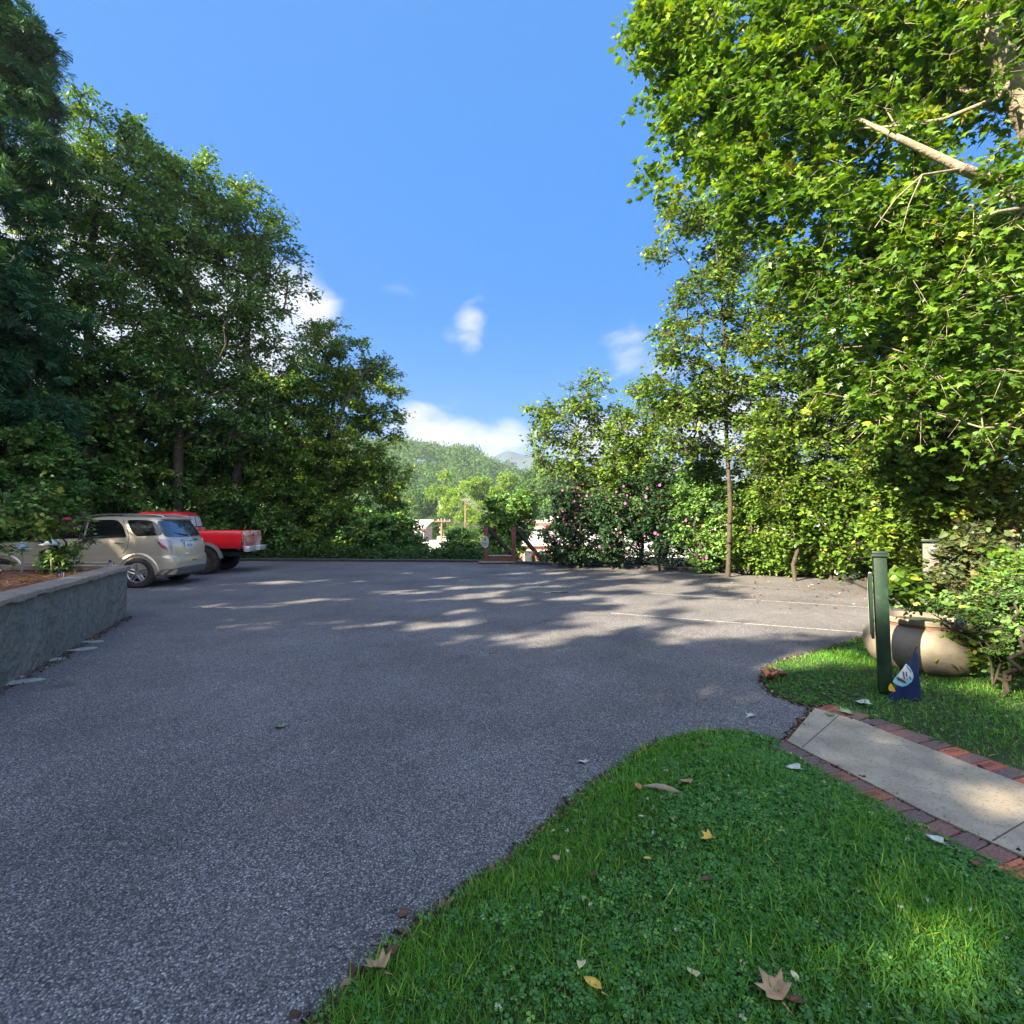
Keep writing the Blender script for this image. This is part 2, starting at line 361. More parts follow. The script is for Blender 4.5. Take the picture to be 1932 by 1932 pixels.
kp = RIGHT_EDGE[1:] + KERB + [(-16, 21.1), (-30, 22)]
kerb_strip(resample(kp, .4)[::-1], -.26, .11, 'kerb', MAT['kerb'])['kind'] = 'structure'
for a, b, w in (((1152, 1157), (1632, 1194), .05), ((1212, 1118.4), (1650, 1147), .05), ((1271, 1097), (1523, 1112), .045)):
    A = gr(*a)[:2]; B = gr(*b)[:2]; t = (B - A) / np.linalg.norm(B - A); n = np.array([-t[1], t[0]]) * w / 2
    o = MB().poly([(*(A + n), .004), (*(A - n), .004), (*(B - n), .004), (*(B + n), .004)]).build('parking_line', MAT['white_paint'], sharp=0); o['kind'] = 'structure'

# ------------------------------------------------------------------ path with brick borders
PL = [tuple(gr(*p)[:2]) for p in [(1485.5, 1403), (1536, 1430), (1602.6, 1463.5), (1672, 1499.6), (1747, 1539.7), (1816.5, 1571.8), (1910, 1614)]] + [(2.46, 2.05), (2.62, 1.4), (2.8, .6)]
PR = [tuple(gr(*p)[:2]) for p in [(1538, 1340.4), (1624, 1366.4), (1682.8, 1390), (1755, 1418), (1843, 1452.8), (1907.4, 1476.8)]] + [(3.07, 2.7), (3.2, 2.0), (3.36, 1.3), (3.5, .5)]
mb = MB(); mb.prism(PL + PR[::-1], -.06, .022); mb.build('path', MAT['concrete'], sharp=30)['kind'] = 'structure'
pth = bpy.data.objects['path']
for i0, f in ((0, .55), (5, .6), (7, .5)):
    a = np.array(PL[i0]) * (1 - f) + np.array(PL[i0 + 1]) * f; j0 = min(i0, len(PR) - 2); b = np.array(PR[j0]) * (1 - f) + np.array(PR[j0 + 1]) * f; t = (b - a) / np.linalg.norm(b - a); n = np.array([-t[1], t[0]]) * .0035
    q = [(*(a + t * .01 + n), .0235), (*(a + t * .01 - n), .0235), (*(b - t * .01 - n), .0235), (*(b - t * .01 + n), .0235)]
    MB().poly(q).build('joint', MAT['kerb'], pth, sharp=0)
def brick_mat():
    m, nt, b = new_mat('brick'); N = nt.nodes.new; L = nt.links.new
    a = N('ShaderNodeAttribute'); a.attribute_name = 'var'; cr = N('ShaderNodeValToRGB'); e = cr.color_ramp.elements
    e[0].position = 0; e[0].color = (.12, .088, .088, 1); e[1].position = 1; e[1].color = (.52, .17, .08, 1)
    for p, c in ((.4, (.17, .105, .098, 1)), (.7, (.25, .11, .09, 1)), (.85, (.33, .10, .07, 1))): e.new(p).color = c
    L(a.outputs['Fac'], cr.inputs[0])
    tc = N('ShaderNodeTexCoord'); n = N('ShaderNodeTexNoise'); n.inputs['Scale'].default_value = 70; n.inputs['Detail'].default_value = 6; L(tc.outputs['Object'], n.inputs['Vector'])
    mr = N('ShaderNodeMapRange'); mr.inputs[1].default_value = .3; mr.inputs[2].default_value = .75; mr.inputs[3].default_value = .6; mr.inputs[4].default_value = 1.3; L(n.outputs[0], mr.inputs[0])
    mu = N('ShaderNodeMixRGB'); mu.blend_type = 'MULTIPLY'; mu.inputs[0].default_value = 1; L(cr.outputs[0], mu.inputs[1]); L(mr.outputs[0], mu.inputs[2]); L(mu.outputs[0], b.inputs['Base Color'])
    b.inputs['Roughness'].default_value = .85; bp = N('ShaderNodeBump'); bp.inputs['Strength'].default_value = .5; bp.inputs['Distance'].default_value = .004; L(n.outputs[0], bp.inputs['Height']); L(bp.outputs[0], b.inputs['Normal'])
    return m
MAT['brick'] = brick_mat()
MAT['engrave'] = vmat('engrave', (.05, .025, .02), (.09, .04, .03), 60, .9)
def brick_row(pts, side, name, red):
    P = resample(pts, .105); bm = bmesh.new(); vals = []; marks = bmesh.new()
    for i in range(len(P) - 1):
        a, b = Vector((*P[i], 0)), Vector((*P[i + 1], 0)); t = (b - a).normalized(); n = Vector((t.y, -t.x, 0)) * side
        L_ = .2; g = .006; z1 = .018 + random.uniform(-.003, .003)
        q = [a + t * g + n * .012, b - t * g + n * .012, b - t * g + n * (L_ + .012), a + t * g + n * (L_ + .012)]
        r = bmesh.ops.create_cube(bm, size=1); 
        mid = (q[0] + q[2]) / 2; rot = Matrix((t, n, Vector((0, 0, 1)))).transposed().to_4x4()
        bmesh.ops.transform(bm, matrix=Matrix.Translation((mid.x, mid.y, z1 - .04)) @ rot @ Matrix.Diagonal(((b - a).length - 2 * g, L_, .08, 1)), verts=r['verts'])
        es = list({e for v in r['verts'] for e in v.link_edges}); k0 = len(bm.faces)
        bmesh.ops.bevel(bm, geom=es, offset=.004, segments=1, affect='EDGES')
        v = red.get(i, random.uniform(.05, .62)); vals += [v] * (len(bm.faces) - len(vals))
        if i in red:   # stamped lettering, worn to dashes
            for row, (w, o) in enumerate(((.055, .0), (.085, .002), (.07, -.004)) if red[i] > .9 else ((.07, 0), (.08, 0))):
                x = -w / 2
                while x < w / 2:
                    lw = random.uniform(.004, .010); c = mid + n * (x * 1.4 + o) + t * ((row - .8) * .019)
                    rr = bmesh.ops.create_grid(marks, x_segments=1, y_segments=1, size=.5)
                    bmesh.ops.transform(marks, matrix=Matrix.Translation((c.x, c.y, z1 + .0012)) @ rot @ Matrix.Diagonal((random.uniform(.007, .012), lw, 1, 1)), verts=rr['verts']); x += lw * .9 + .003
    me = bpy.data.meshes.new(name); bm.to_mesh(me); bm.free(); me.materials.append(MAT['brick'])
    at_ = me.attributes.new('var', 'FLOAT', 'FACE'); at_.data.foreach_set('value', np.array(vals[:len(me.polygons)], np.float32))
    o = link(name, me); o['kind'] = 'structure'
    me2 = bpy.data.meshes.new('lettering'); marks.to_mesh(me2); marks.free(); me2.materials.append(MAT['engrave']); link('lettering', me2, o)
brick_row(PL, 1, 'brick_edging', {4: .72, 6: .8, 12: 1.0})
brick_row(PR, -1, 'brick_edging', {0: .85, 8: .9, 10: .87, 12: .93, 15: .75})

# ------------------------------------------------------------------ lawns
LAWN_A = [tuple(gr(*p)[:2]) for p in [(590, 1932), (650, 1875), (700, 1830), (740, 1790), (810, 1735), (880, 1682), (960, 1625), (1040, 1552), (1080, 1512), (1150, 1465), (1200, 1427), (1250, 1400), (1310, 1386), (1380, 1382), (1440, 1391), (1470, 1403)]]
LAWN_A = [(-1.0, .9), (-.82, 1.3)] + LAWN_A + [(1.80, 3.5), (1.86, 3.36), (1.94, 3.1), (2.0, 2.88), (2.06, 2.65), (2.12, 2.5), (2.2, 2.3), (2.34, 1.95), (2.5, 1.3), (2.6, .6), (0, .5)]
LAWN_B = [tuple(gr(*p)[:2]) for p in [(1640, 1200), (1600, 1212), (1560, 1226), (1480, 1246), (1444, 1262), (1437, 1285), (1450, 1305), (1480, 1320), (1520, 1333), (1540, 1333), (1570, 1335)]]
LAWN_B = LAWN_B + [(2.86, 3.95), (2.93, 3.7), (3.0, 3.46), (3.08, 3.22), (3.16, 3.0), (3.28, 2.7), (3.4, 2.0), (3.6, .9), (9, 1), (11, 6.2), (8.5, 6.9), (6.2, 6.6), (4.9, 6.75)]
def mound(poly, name, h, res):
    P = np.array(poly); lo, hi = P.min(0), P.max(0)
    xs_ = np.arange(lo[0], hi[0] + res, res); ys_ = np.arange(lo[1], hi[1] + res, res); X, Y = np.meshgrid(xs_, ys_)
    return X, Y
def poly_dist(Q, poly):
    d = np.full(len(Q), 1e9); n = len(poly)
    for i in range(n):
        a = np.array(poly[i]); b = np.array(poly[(i + 1) % n]); e = b - a
        t = np.clip(((Q - a) @ e) / (e @ e + 1e-9), 0, 1); d = np.minimum(d, np.linalg.norm(Q - (a + t[:, None] * e), axis=1))
    return d
def lawn_z(Q, poly):
    return .012 + .05 * sstep(poly_dist(Q, poly), 0, .5)
def lawn_base(poly, name):
    bm = bmesh.new(); f = bm.faces.new([bm.verts.new((x, y, 0)) for x, y in poly]); bmesh.ops.triangulate(bm, faces=[f])
    for _ in range(4): bmesh.ops.subdivide_edges(bm, edges=[e for e in bm.edges if e.calc_length() > .35], cuts=1); bmesh.ops.triangulate(bm, faces=bm.faces)
    co = np.array([v.co[:2] for v in bm.verts]); z = lawn_z(co, poly) - .012
    for v, k in zip(bm.verts, z): v.co.z = k
    me = bpy.data.meshes.new(name); bm.to_mesh(me); bm.free(); me.materials.append(MAT['soil'])
    for p in me.polygons: p.use_smooth = True
    o = link(name, me); o['kind'] = 'structure'; return o
lawn_base(LAWN_A, 'lawn'); lawn_base(LAWN_B, 'lawn')

def scatter(poly, n, fn=None):
    P = np.array(poly); lo, hi = P.min(0), P.max(0)
    Q = rng.uniform(lo, hi, (n * 3, 2)); Q = Q[inpoly(Q, poly)]
    if fn is not None: Q = Q[rng.random(len(Q)) < fn(Q)]
    return Q[:n]
def fbm2(Q, s_, seed=0):
    v = np.zeros(len(Q)); r = np.random.default_rng(seed)
    for o in range(5):
        k = r.normal(size=(2,)) * s_ * (1.7 ** o * .6); ph = r.uniform(0, 6.28)
        k2 = r.normal(size=(2,)) * s_ * (1.7 ** o * .6)
        v += np.sin(Q @ k + ph + 1.5 * np.sin(Q @ k2)) / (1.4 ** o)
    return v / 2.6
def rot_basis(yaw, tilt, roll):
    """(n,3,3): columns = local x (width), y (length), z (normal); yaw about Z, tilt lifts length up, roll about length"""
    cy, sy, ct, st, cr_, sr = np.cos(yaw), np.sin(yaw), np.cos(tilt), np.sin(tilt), np.cos(roll), np.sin(roll)
    L_ = np.stack([cy * ct, sy * ct, st], -1); W = np.stack([-sy, cy, np.zeros_like(cy)], -1); Nn = np.cross(W, L_)
    W2 = W * cr_[:, None] + Nn * sr[:, None]; N2 = np.cross(W2, L_)
    return np.stack([W2, L_, N2], -1)
def instance(T, TF, P, B, size, var, jit=0):
    """template verts T (k,3) faces TF (m,3); -> V,F,var"""
    n, k = len(P), len(T)
    Vv = np.einsum('nij,kj->nki', B, T) * size[:, None, None] + P[:, None, :]
    Fv = TF[None] + (np.arange(n) * k)[:, None, None]
    return Vv.reshape(-1, 3), Fv.reshape(-1, 3), np.repeat(var, len(TF))
BLADE = (np.array([(-.5, 0, 0), (.5, 0, 0), (-.42, .45, .05), (.42, .45, .05), (0, 1, .25)]) * np.array([.07, 1, 1]), np.array([(0, 1, 3), (0, 3, 2), (2, 3, 4)]))
def ring_leaf(pts, fold=.12):
    T = np.array([(0, .42, -.02)] + [(x, y, abs(x) * fold) for x, y in pts]); n = len(pts)
    return T, np.array([(0, i + 1, (i + 1) % n + 1) for i in range(n)])
DIAMOND = (np.array([(0, 0, 0), (.3, .45, .07), (0, 1, 0), (-.3, .45, .07)]), np.array([(0, 1, 2), (0, 2, 3)]))
OVAL = ring_leaf([(0, 0), (.26, .2), (.32, .5), (.2, .8), (0, 1), (-.2, .8), (-.32, .5), (-.26, .2)])
HEART = ring_leaf([(0, .02), (.3, -.02), (.42, .3), (.25, .7), (0, 1.05), (-.25, .7), (-.42, .3), (-.3, -.02)])
MAPLE = ring_leaf([(0, 0), (.22, .02), (.5, .12), (.36, .32), (.56, .62), (.24, .56), (.14, .72), (0, 1.06), (-.14, .72), (-.24, .56), (-.56, .62), (-.36, .32), (-.5, .12), (-.22, .02)], .2)
_c = []
for a in (0, 2.1, 4.2):
    for (x, y) in ((0, .05), (.3, .35), (.22, .62), (-.22, .62), (-.3, .35)): _c.append((x * math.cos(a) - y * math.sin(a), x * math.sin(a) + y * math.cos(a), .06 + .25 * (y - .3)))
CLOVER = (np.array(_c), np.array([(o, o + 1, o + 2) for o in (0, 5, 10)] + [(o, o + 2, o + 3) for o in (0, 5, 10)] + [(o, o + 3, o + 4) for o in (0, 5, 10)]))
MAT['grass'] = leaf_mat('grass', [(0, (0.037, 0.140, 0.017)), (.5, (0.089, 0.269, 0.024)), (.85, (0.173, 0.399, 0.037)), (1, (0.474, 0.520, 0.073))], .3, .5, .3, (1.4, 1.3, .4))
MAT['clover'] = leaf_mat('clover', [(0, (0.033, 0.119, 0.023)), (.5, (0.061, 0.198, 0.035)), (.9, (0.121, 0.307, 0.059)), (1, (0.217, 0.398, 0.082))], .22, .45, .4, (1.4, 1.3, .4))
MAT['clover_bloom'] = leaf_mat('clover_bloom', [(0, (.5, .5, .42)), (1, (.7, .68, .6))], .2, .7, .2, (1, 1, 1))
def grass_obj(poly, nb, nc, hmin, hmax, name, seed):
    Q = scatter(poly, nb, lambda q: np.clip(.65 + .45 * fbm2(q, 2.2, seed) - .18 * (q[:, 0] - 1.2) * (q[:, 0] < 3), .25, 1))
    Q = Q + rng.normal(0, .018, Q.shape); n = len(Q); z = lawn_z(Q, poly); P = np.c_[Q, z - .014]
    k = fbm2(Q, 5, seed + 1); hh = rng.uniform(hmin, hmax, n) * (1 + .35 * k); hh *= np.where(rng.random(n) < .06, 1.5, 1)
    B = rot_basis(rng.uniform(0, 6.28, n), rng.uniform(.35, 1.45, n), rng.normal(0, .5, n))
    V1, F1, v1 = instance(*BLADE, P, B, hh, np.clip(rng.normal(.45, .2, n) + .12 * k, 0, .97) + (rng.random(n) < .02) * .3)
    C = scatter(poly, nc, lambda q: np.clip(.36 - .5 * fbm2(q, 2.2, seed) + .36 * (q[:, 0] - 1.0) * (q[:, 0] < 3), .05, 1))
    n = len(C); P = np.c_[C, lawn_z(C, poly) + rng.uniform(.0, hmin * .75, n)]
    B = rot_basis(rng.uniform(0, 6.28, n), rng.normal(0, .3, n), rng.normal(0, .3, n))
    V2, F2, v2 = instance(*CLOVER, P, B, rng.uniform(.009, .020, n) * (1 + .3 * (hmax > .05)), np.clip(rng.normal(.5, .22, n), 0, 1))
    W_ = scatter(poly, nc // 420); n = len(W_) * 5; W_ = np.repeat(W_, 5, 0) + rng.normal(0, .004, (n, 2)); P = np.c_[W_, lawn_z(W_, poly) + hmax * .75 + rng.normal(0, .004, n)]
    V3, F3_, v3 = instance(*CLOVER, P, rot_basis(rng.uniform(0, 6.28, n), rng.normal(0, 1, n), rng.normal(0, 1, n)), rng.uniform(.005, .008, n), rng.random(n))
    o = link(name, fast_mesh(name, np.r_[V1, V2, V3], np.r_[F1, F2 + len(V1), F3_ + len(V1) + len(V2)], [MAT['grass'], MAT['clover'], MAT['clover_bloom']], np.r_[v1, v2, v3], np.r_[np.zeros(len(F1)), np.ones(len(F2)), np.full(len(F3_), 2)])); o['kind'] = 'stuff'
    return o
tag(grass_obj(LAWN_A, 110000, 34000, .028, .062, 'grass', 3), 'dense green grass and clover in the foreground corner of the yard', 'grass')
tag(grass_obj(LAWN_B, 90000, 24000, .03, .07, 'grass', 5), 'mown grass around the green post and the stone planter', 'grass')

# crumbs of soil, thatch and dead bits where the grass meets the asphalt
def edge_litter(line, name, lab, n, w):
    P = np.array(resample(line, .01)); k = rng.integers(len(P), size=n); off = rng.normal(0, w, (n, 2)); Q = P[k] + off
    V, F, v = instance(*OVAL, np.c_[Q, np.full(n, .004) + rng.uniform(0, .008, n)], rot_basis(rng.uniform(0, 6.28, n), rng.normal(0, .3, n), rng.normal(0, .5, n)), np.clip(rng.lognormal(-4.4, .6, n), .004, .045), rng.random(n))
    tag(link(name, fast_mesh(name, V, F, [MAT['crumb']], v)), lab, 'debris', kind='stuff')
MAT['crumb'] = leaf_mat('crumb', [(0, (.02, .014, .010)), (.55, (.07, .045, .03)), (.85, (.17, .12, .08)), (1, (.35, .28, .2))], .05, .9, .2, (1, 1, 1))
edge_litter(LAWN_A[1:18], 'soil_crumbs', 'crumbs of soil and dead bits along the edge of the foreground grass', 4000, .022)
edge_litter(LAWN_B[:11], 'soil_crumbs', 'crumbs of soil and dead bits round the tip of the far grass', 2200, .022)
edge_litter([(-3.6, 1.5), (-4.0, 2.9), (-4.68, 4.7), (-5.45, 6.55), (-6.25, 8.4)], 'soil_crumbs', 'dark grit gathered along the foot of the stucco wall', 4000, .05)
edge_litter(PL[:8], 'soil_crumbs', 'crumbs in the joint between path and left bricks', 2500, .012)
edge_litter(PR[:8], 'soil_crumbs', 'crumbs in the joint between path and right bricks', 2500, .012)
edge_litter([PL[0], PR[0]], 'soil_crumbs', 'soil crumbs where the path meets the asphalt', 2200, .02)

# ------------------------------------------------------------------ sunlit gaps: leaves are cut away along these sun rays to place light patches
GAPS = []
def gap(px, py, r, z=0.0):
    GAPS.append((gr(px, py, z), r))
for p in [(1060, 1198, .38), (1110, 1196, .28), (1010, 1199, .22), (742, 1176, .2), (628, 1173, .18), (600, 1130, .25), (570, 1134, .22), (870, 1153, .28), (830, 1178, .33), (868, 1174, .3), (880, 1108, .3), (920, 1120, .35), (905, 1125, .4), (960, 1132, .33), (1000, 1140, .2),
          (940, 1105, .3), (1090, 1128, .36), (1120, 1127, .3), (1060, 1106, .25), (590, 1072, .28), (690, 1096, .25), (470, 1110, .2), (530, 1098, .2), (1160, 1165, .45), (1190, 1150, .4), (1230, 1108, .5), (1270, 1112, .5), (1300, 1140, .55), (1200, 1130, .45), (1350, 1192, .4), (1370, 1162, .4), (1330, 1155, .35), (1180, 1175, .4), (1250, 1125, .4), (1150, 1110, .4),
          (1080, 1090, .3), (1020, 1100, .25), (760, 1115, .25), (790, 1100, .22), (840, 1090, .3), (810, 1130, .2),
          (1785, 1712, .13), (1765, 1730, .09), (1915, 1850, .13), (1860, 1498, .17), (1910, 1515, .14), (1690, 1440, .1), (800, 1610, .05), (700, 1660, .05), (150, 1450, .12), (1490, 1250, .3), (1540, 1240, .3)]:
    gap(*p)
for x, y, z, r in [(-9.2, 12.0, 1.0, .14), (-8.6, 12.05, 1.15, .16), (-8.5, 12.1, 1.3, .1), (3.45, 4.6, .12, .14), (4.1, 5.3, .3, .3), (4.0, 5.4, .55, .2)]: GAPS.append((np.array([x, y, z]), r))
for px, py, Y, r in [(655, 760, 22.3, 1.5), (620, 850, 22, 1.2), (700, 890, 22, 1.3), (570, 750, 22, 1.0), (620, 1000, 21.8, .9), (480, 760, 20.5, .7), (700, 700, 22.8, 1.0), (560, 900, 21.5, .7), (660, 950, 22, .8), (130, 790, 16.5, .5), (240, 860, 18, .5), (420, 560, 19, .6), (720, 820, 22.6, 1.0), (740, 960, 22.4, .8)]: GAPS.append((at(px, py, Y), r * .62))
for px, py, Y, r in [(1800, 850, 9.8, .6), (1880, 780, 9.5, .6), (1700, 900, 10.5, .6), (1900, 900, 9.2, .5), (1760, 760, 10, .5), (1850, 980, 8.6, .4), (1900, 1020, 8.2, .35), (1640, 800, 10.5, .45), (1780, 1060, 6.3, .35), (1600, 1120, 9, .3)]: GAPS.append((at(px, py, Y), r))
gg = np.random.default_rng(77)
for i in range(190):
    x, y = gg.uniform(-4, 9.5), gg.uniform(7.6, 17.5)
    if gg.random() < np.clip(.22 + .09 * x, .05, 1): GAPS.append((np.array([x, y, 0.]), gg.uniform(.14, .26 + .028 * max(x, 0))))
def carve(P):
    keep = np.ones(len(P), bool)
    for G, r in GAPS:
        d = P - G; t = d @ S; q = np.linalg.norm(d - t[:, None] * S, axis=1)
        keep &= ~((t > 2.5) & (q < r * (1 + .15 * np.sin(P[:, 2] * 9 + P[:, 0] * 7))))
    return keep

# ------------------------------------------------------------------ trees
def branches_mesh(name, N, par, rad, mat, minr=0.0):
    N = np.array(N); par = np.array(par); rad = np.array(rad)
    k = [i for i in range(len(N)) if par[i] >= 0 and rad[i] >= minr]
    A = N[par[k]]; B_ = N[k]; ra = rad[par[k]].copy(); rb = rad[k]
    ra = np.minimum(ra, rb * 1.5 + .004)
    d = B_ - A; L_ = np.linalg.norm(d, axis=1, keepdims=True) + 1e-9; d = d / L_
    up = np.where(np.abs(d[:, 2:3]) < .9, [[0, 0, 1.]], [[1., 0, 0]]); a = np.cross(d, up); a /= np.linalg.norm(a, axis=1, keepdims=True); b = np.cross(d, a)
    # continuous frames matter little at this size; overlap the joints slightly
    A = A - d * rb[:, None] * .5; B_ = B_ + d * rb[:, None] * .3
    sg = 7; ang = np.arange(sg) * 2 * math.pi / sg
    ring = a[:, None] * np.cos(ang)[None, :, None] + b[:, None] * np.sin(ang)[None, :, None]
    Vv = np.concatenate([A[:, None] + ring * ra[:, None, None], B_[:, None] + ring * rb[:, None, None]], 1)
    i = np.arange(sg); f = np.stack([i, (i + 1) % sg, sg + (i + 1) % sg, sg + i], -1)
    Fv = f[None] + (np.arange(len(k)) * 2 * sg)[:, None, None]
    return fast_mesh(name, Vv.reshape(-1, 3), Fv.reshape(-1, 4), [mat], smooth=True)

def tree(name, label, cat, base, blobs, nleaf, lsize, mat, template=DIAMOND, trunk=None, r0=.16, clump=.55, per=130, limbs=(), bark='bark', group=None, droop=.15, shell=.5, minr=0, rtwig=.006, flat=.55, seed=1, trunk_top=None, twigs=True, carved=False):
    """blobs: (x,y,z,rx,ry,rz) world; the crown grows as leaf sprays on a branching skeleton that reaches every spray"""
    rg = np.random.default_rng(seed); base = np.array(base, float)
    Bl = np.array(blobs, float); vol = (Bl[:, 3] * Bl[:, 4] * Bl[:, 5]) ** .8; ncl = max(6, int(nleaf / per))
    pick = rg.choice(len(Bl), ncl, p=vol / vol.sum()); u = rg.normal(size=(ncl, 3)); u /= np.linalg.norm(u, axis=1, keepdims=True)
    rr = rg.random(ncl) ** (1 / 3 * (1 - shell) + .12 * shell)
    C = Bl[pick, :3] + u * rr[:, None] * Bl[pick, 3:6]
    g = height(C[:, 0], C[:, 1]) + .25; C[:, 2] = np.maximum(C[:, 2], g + rg.random(ncl) * .3)
    # skeleton
    cen = np.average(Bl[:, :3], axis=0, weights=vol); top = C[:, 2].max()
    if trunk is None:
        tt = trunk_top if trunk_top is not None else np.array([cen[0], cen[1], base[2] + (top - base[2]) * .85])
        n = 14; t = np.linspace(0, 1, n)[:, None]; trunk = base + (tt - base) * t; w = np.sin(t * 3.1) * (rg.normal(size=(1, 3)) * .25) * [1, 1, 0]; trunk = trunk + w + rg.normal(size=(n, 3)) * .05 * [1, 1, 0] * (t > 0)
    trunk = np.array(trunk, float)
    N = [trunk[0]]; par = [-1]; fixed = {0: r0}; last = 0
    def add_line(pts, ra, rb, start):
        last = start; pts = np.array(pts, float); m_ = len(pts)
        for j, p in enumerate(pts):
            q0 = N[last]; k = max(1, int(np.linalg.norm(p - q0) / .5))
            for s_ in range(1, k + 1): N.append(q0 + (p - q0) * s_ / k); par.append(last if s_ == 1 else len(N) - 2)
            last = len(N) - 1; fixed[last] = ra + (rb - ra) * (j + 1) / m_
            for s_ in range(1, k): fixed[len(N) - 1 - s_] = fixed[last]
    add_line(trunk[1:], r0, r0 * .3, 0)
    for lp, ra, rb in limbs:
        NN = np.array(N); j = int(np.argmin(np.linalg.norm(NN - np.array(lp[0]), axis=1))); add_line(lp, ra, rb, j)
    NN = np.zeros((len(N) + ncl * 8, 3)); NN[:len(N)] = N; cnt = len(N); n_fixed = cnt
    d0 = np.array([np.linalg.norm(NN[:cnt] - c, axis=1).min() for c in C]); order = np.argsort(d0); cl_node = np.zeros(ncl, int)
    for ci in order:
        c = C[ci]; X = NN[:cnt]; v = c - X; d = np.linalg.norm(v, axis=1)
        cost = d + np.maximum(0, X[:, 2] - c[2] + .2 * d) * 1.3; cost[0] += 3; j = int(np.argmin(cost))
        p0 = X[j].copy(); D = d[j]; k = int(np.clip(D / .45, 1, 7)); side = rg.normal(size=3) * .12 * D; lift = np.array([0, 0, .16 * D])
        lp = j
        for s_ in range(1, k + 1):
            t = s_ / k; q = p0 + (c - p0) * t + (side + lift) * math.sin(math.pi * t)
            NN[cnt] = q; par.append(lp); lp = cnt; cnt += 1
        cl_node[ci] = lp
    NN = NN[:cnt]; par = np.array(par); w = np.zeros(cnt); np.add.at(w, cl_node, 1)
    for i in range(cnt - 1, 0, -1): w[par[i]] += w[i]
    rad = rtwig * 1.6 * np.maximum(w, 1) ** .5
    for i, r_ in fixed.items(): rad[i] = r_
    for i in range(n_fixed, cnt): rad[i] = min(rad[i], rad[par[i]] * .85)
    # twigs and leaves
    tw = 7; n = ncl * tw; ci = np.repeat(np.arange(ncl), tw)
    td = rg.normal(size=(n, 3)) * [1, 1, flat]; out_ = C[ci] - cen; out_ /= np.linalg.norm(out_, axis=1, keepdims=True) + 1e-6; td = td + out_ * .45; td /= np.linalg.norm(td, axis=1, keepdims=True)
    tl = clump * rg.uniform(.45, 1.25, n); ends = C[ci] + td * tl[:, None] - np.array([0, 0, 1]) * (droop * tl)[:, None]
    lp = max(1, int(round(nleaf / n))); m_ = n * lp; ti = np.repeat(np.arange(n), lp); s_ = rg.random(m_) ** .7
    P = C[ci[ti]] * (1 - s_[:, None]) + ends[ti] * s_[:, None] + rg.normal(size=(m_, 3)) * clump * .13
    P[:, 2] -= droop * tl[ti] * s_ * (s_ - .3)
    gz = height(P[:, 0], P[:, 1]) + .03; P[:, 2] = np.maximum(P[:, 2], gz)
    yaw = np.arctan2(td[ti, 1], td[ti, 0]) + rg.normal(0, 1.0, m_); tilt = rg.normal(-.25, .45, m_); roll = rg.normal(0, .6, m_)
    B_ = rot_basis(yaw, tilt, roll); sz = lsize * np.clip(rg.lognormal(-.08, .28, m_), .4, 1.5)
    cv = rg.normal(0, .12, ncl)
    var = np.clip(.43 + 1.5 * cv[ci[ti]] + rg.normal(0, .21, m_), 0, .97); var = np.where(rg.random(m_) < .0012, 1, var)
    k = carve(P) if carved else np.ones(m_, bool)
    Vv, Fv, vv = instance(*template, P[k], B_[k], sz[k], var[k])
    root = thing(name, label, cat, tuple(base), group=group)
    me = fast_mesh('crown', Vv - base, Fv, [mat], vv); link('crown', me, root)
    if twigs and rtwig * 1.6 >= minr:
        kt = carve(ends) if carved else np.ones(n, bool); kt &= rg.random(n) < .75; NN2 = np.r_[NN, ends[kt]]; par = np.r_[par, cl_node[ci][kt]]; rad = np.r_[rad, np.full(int(kt.sum()), rtwig * .6)]
    else: NN2 = NN
    if carved and len(NN2) > n_fixed:
        w2 = carve(NN2); thin = (rad < .03) & ~w2; rad = np.where(thin, 0, rad); thin_par = np.zeros(len(rad), bool)
        minr = max(minr, 1e-4)
    me = branches_mesh('trunk', NN2 - base, par, rad, MAT[bark], minr); link('trunk', me, root)
    return root

MAT['leaf_dark'] = leaf_mat('leaf_dark', [(0, (0.052, 0.134, 0.036)), (.5, (0.101, 0.220, 0.053)), (.9, (0.171, 0.302, 0.060)), (1, (0.314, 0.389, 0.081))], .25, .5, .3)
MAT['leaf_mid'] = leaf_mat('leaf_mid', [(0, (0.057, 0.130, 0.023)), (.5, (0.106, 0.206, 0.032)), (.88, (0.183, 0.293, 0.039)), (1, (0.344, 0.345, 0.052))], .33, .45, .35)
MAT['leaf_bright'] = leaf_mat('leaf_bright', [(0, (0.057, 0.126, 0.017)), (.5, (0.106, 0.213, 0.024)), (.85, (0.171, 0.293, 0.031)), (1, (0.340, 0.334, 0.042))], .38, .42, .4)
MAT['leaf_maple'] = leaf_mat('leaf_maple', [(0, (0.046, 0.120, 0.016)), (.5, (0.097, 0.206, 0.020)), (.85, (0.163, 0.292, 0.028)), (.994, (0.260, 0.318, 0.035)), (1, (0.488, 0.172, 0.041))], .36, .4, .45)
MAT['needles'] = leaf_mat('needles', [(0, (0.025, 0.083, 0.047)), (.5, (0.046, 0.130, 0.065)), (1, (0.090, 0.200, 0.075))], .12, .5, .3)
MAT['leaf_olive'] = leaf_mat('leaf_olive', [(0, (0.045, 0.077, 0.029)), (.5, (0.090, 0.125, 0.043)), (.85, (0.153, 0.163, 0.067)), (1, (0.270, 0.154, 0.067))], .25, .45, .4)
def blob(px, py, Y, rpx, asp=1.0, dep=.8):
    c = at(px, py, Y); r = rpx * Y / 966; return (*c, r, r * dep, r * asp)
def gbase(px, Y): x = (px - 966) / 966 * Y; return (x, Y, float(height(np.array([x]), np.array([Y]))[0]) - .1)
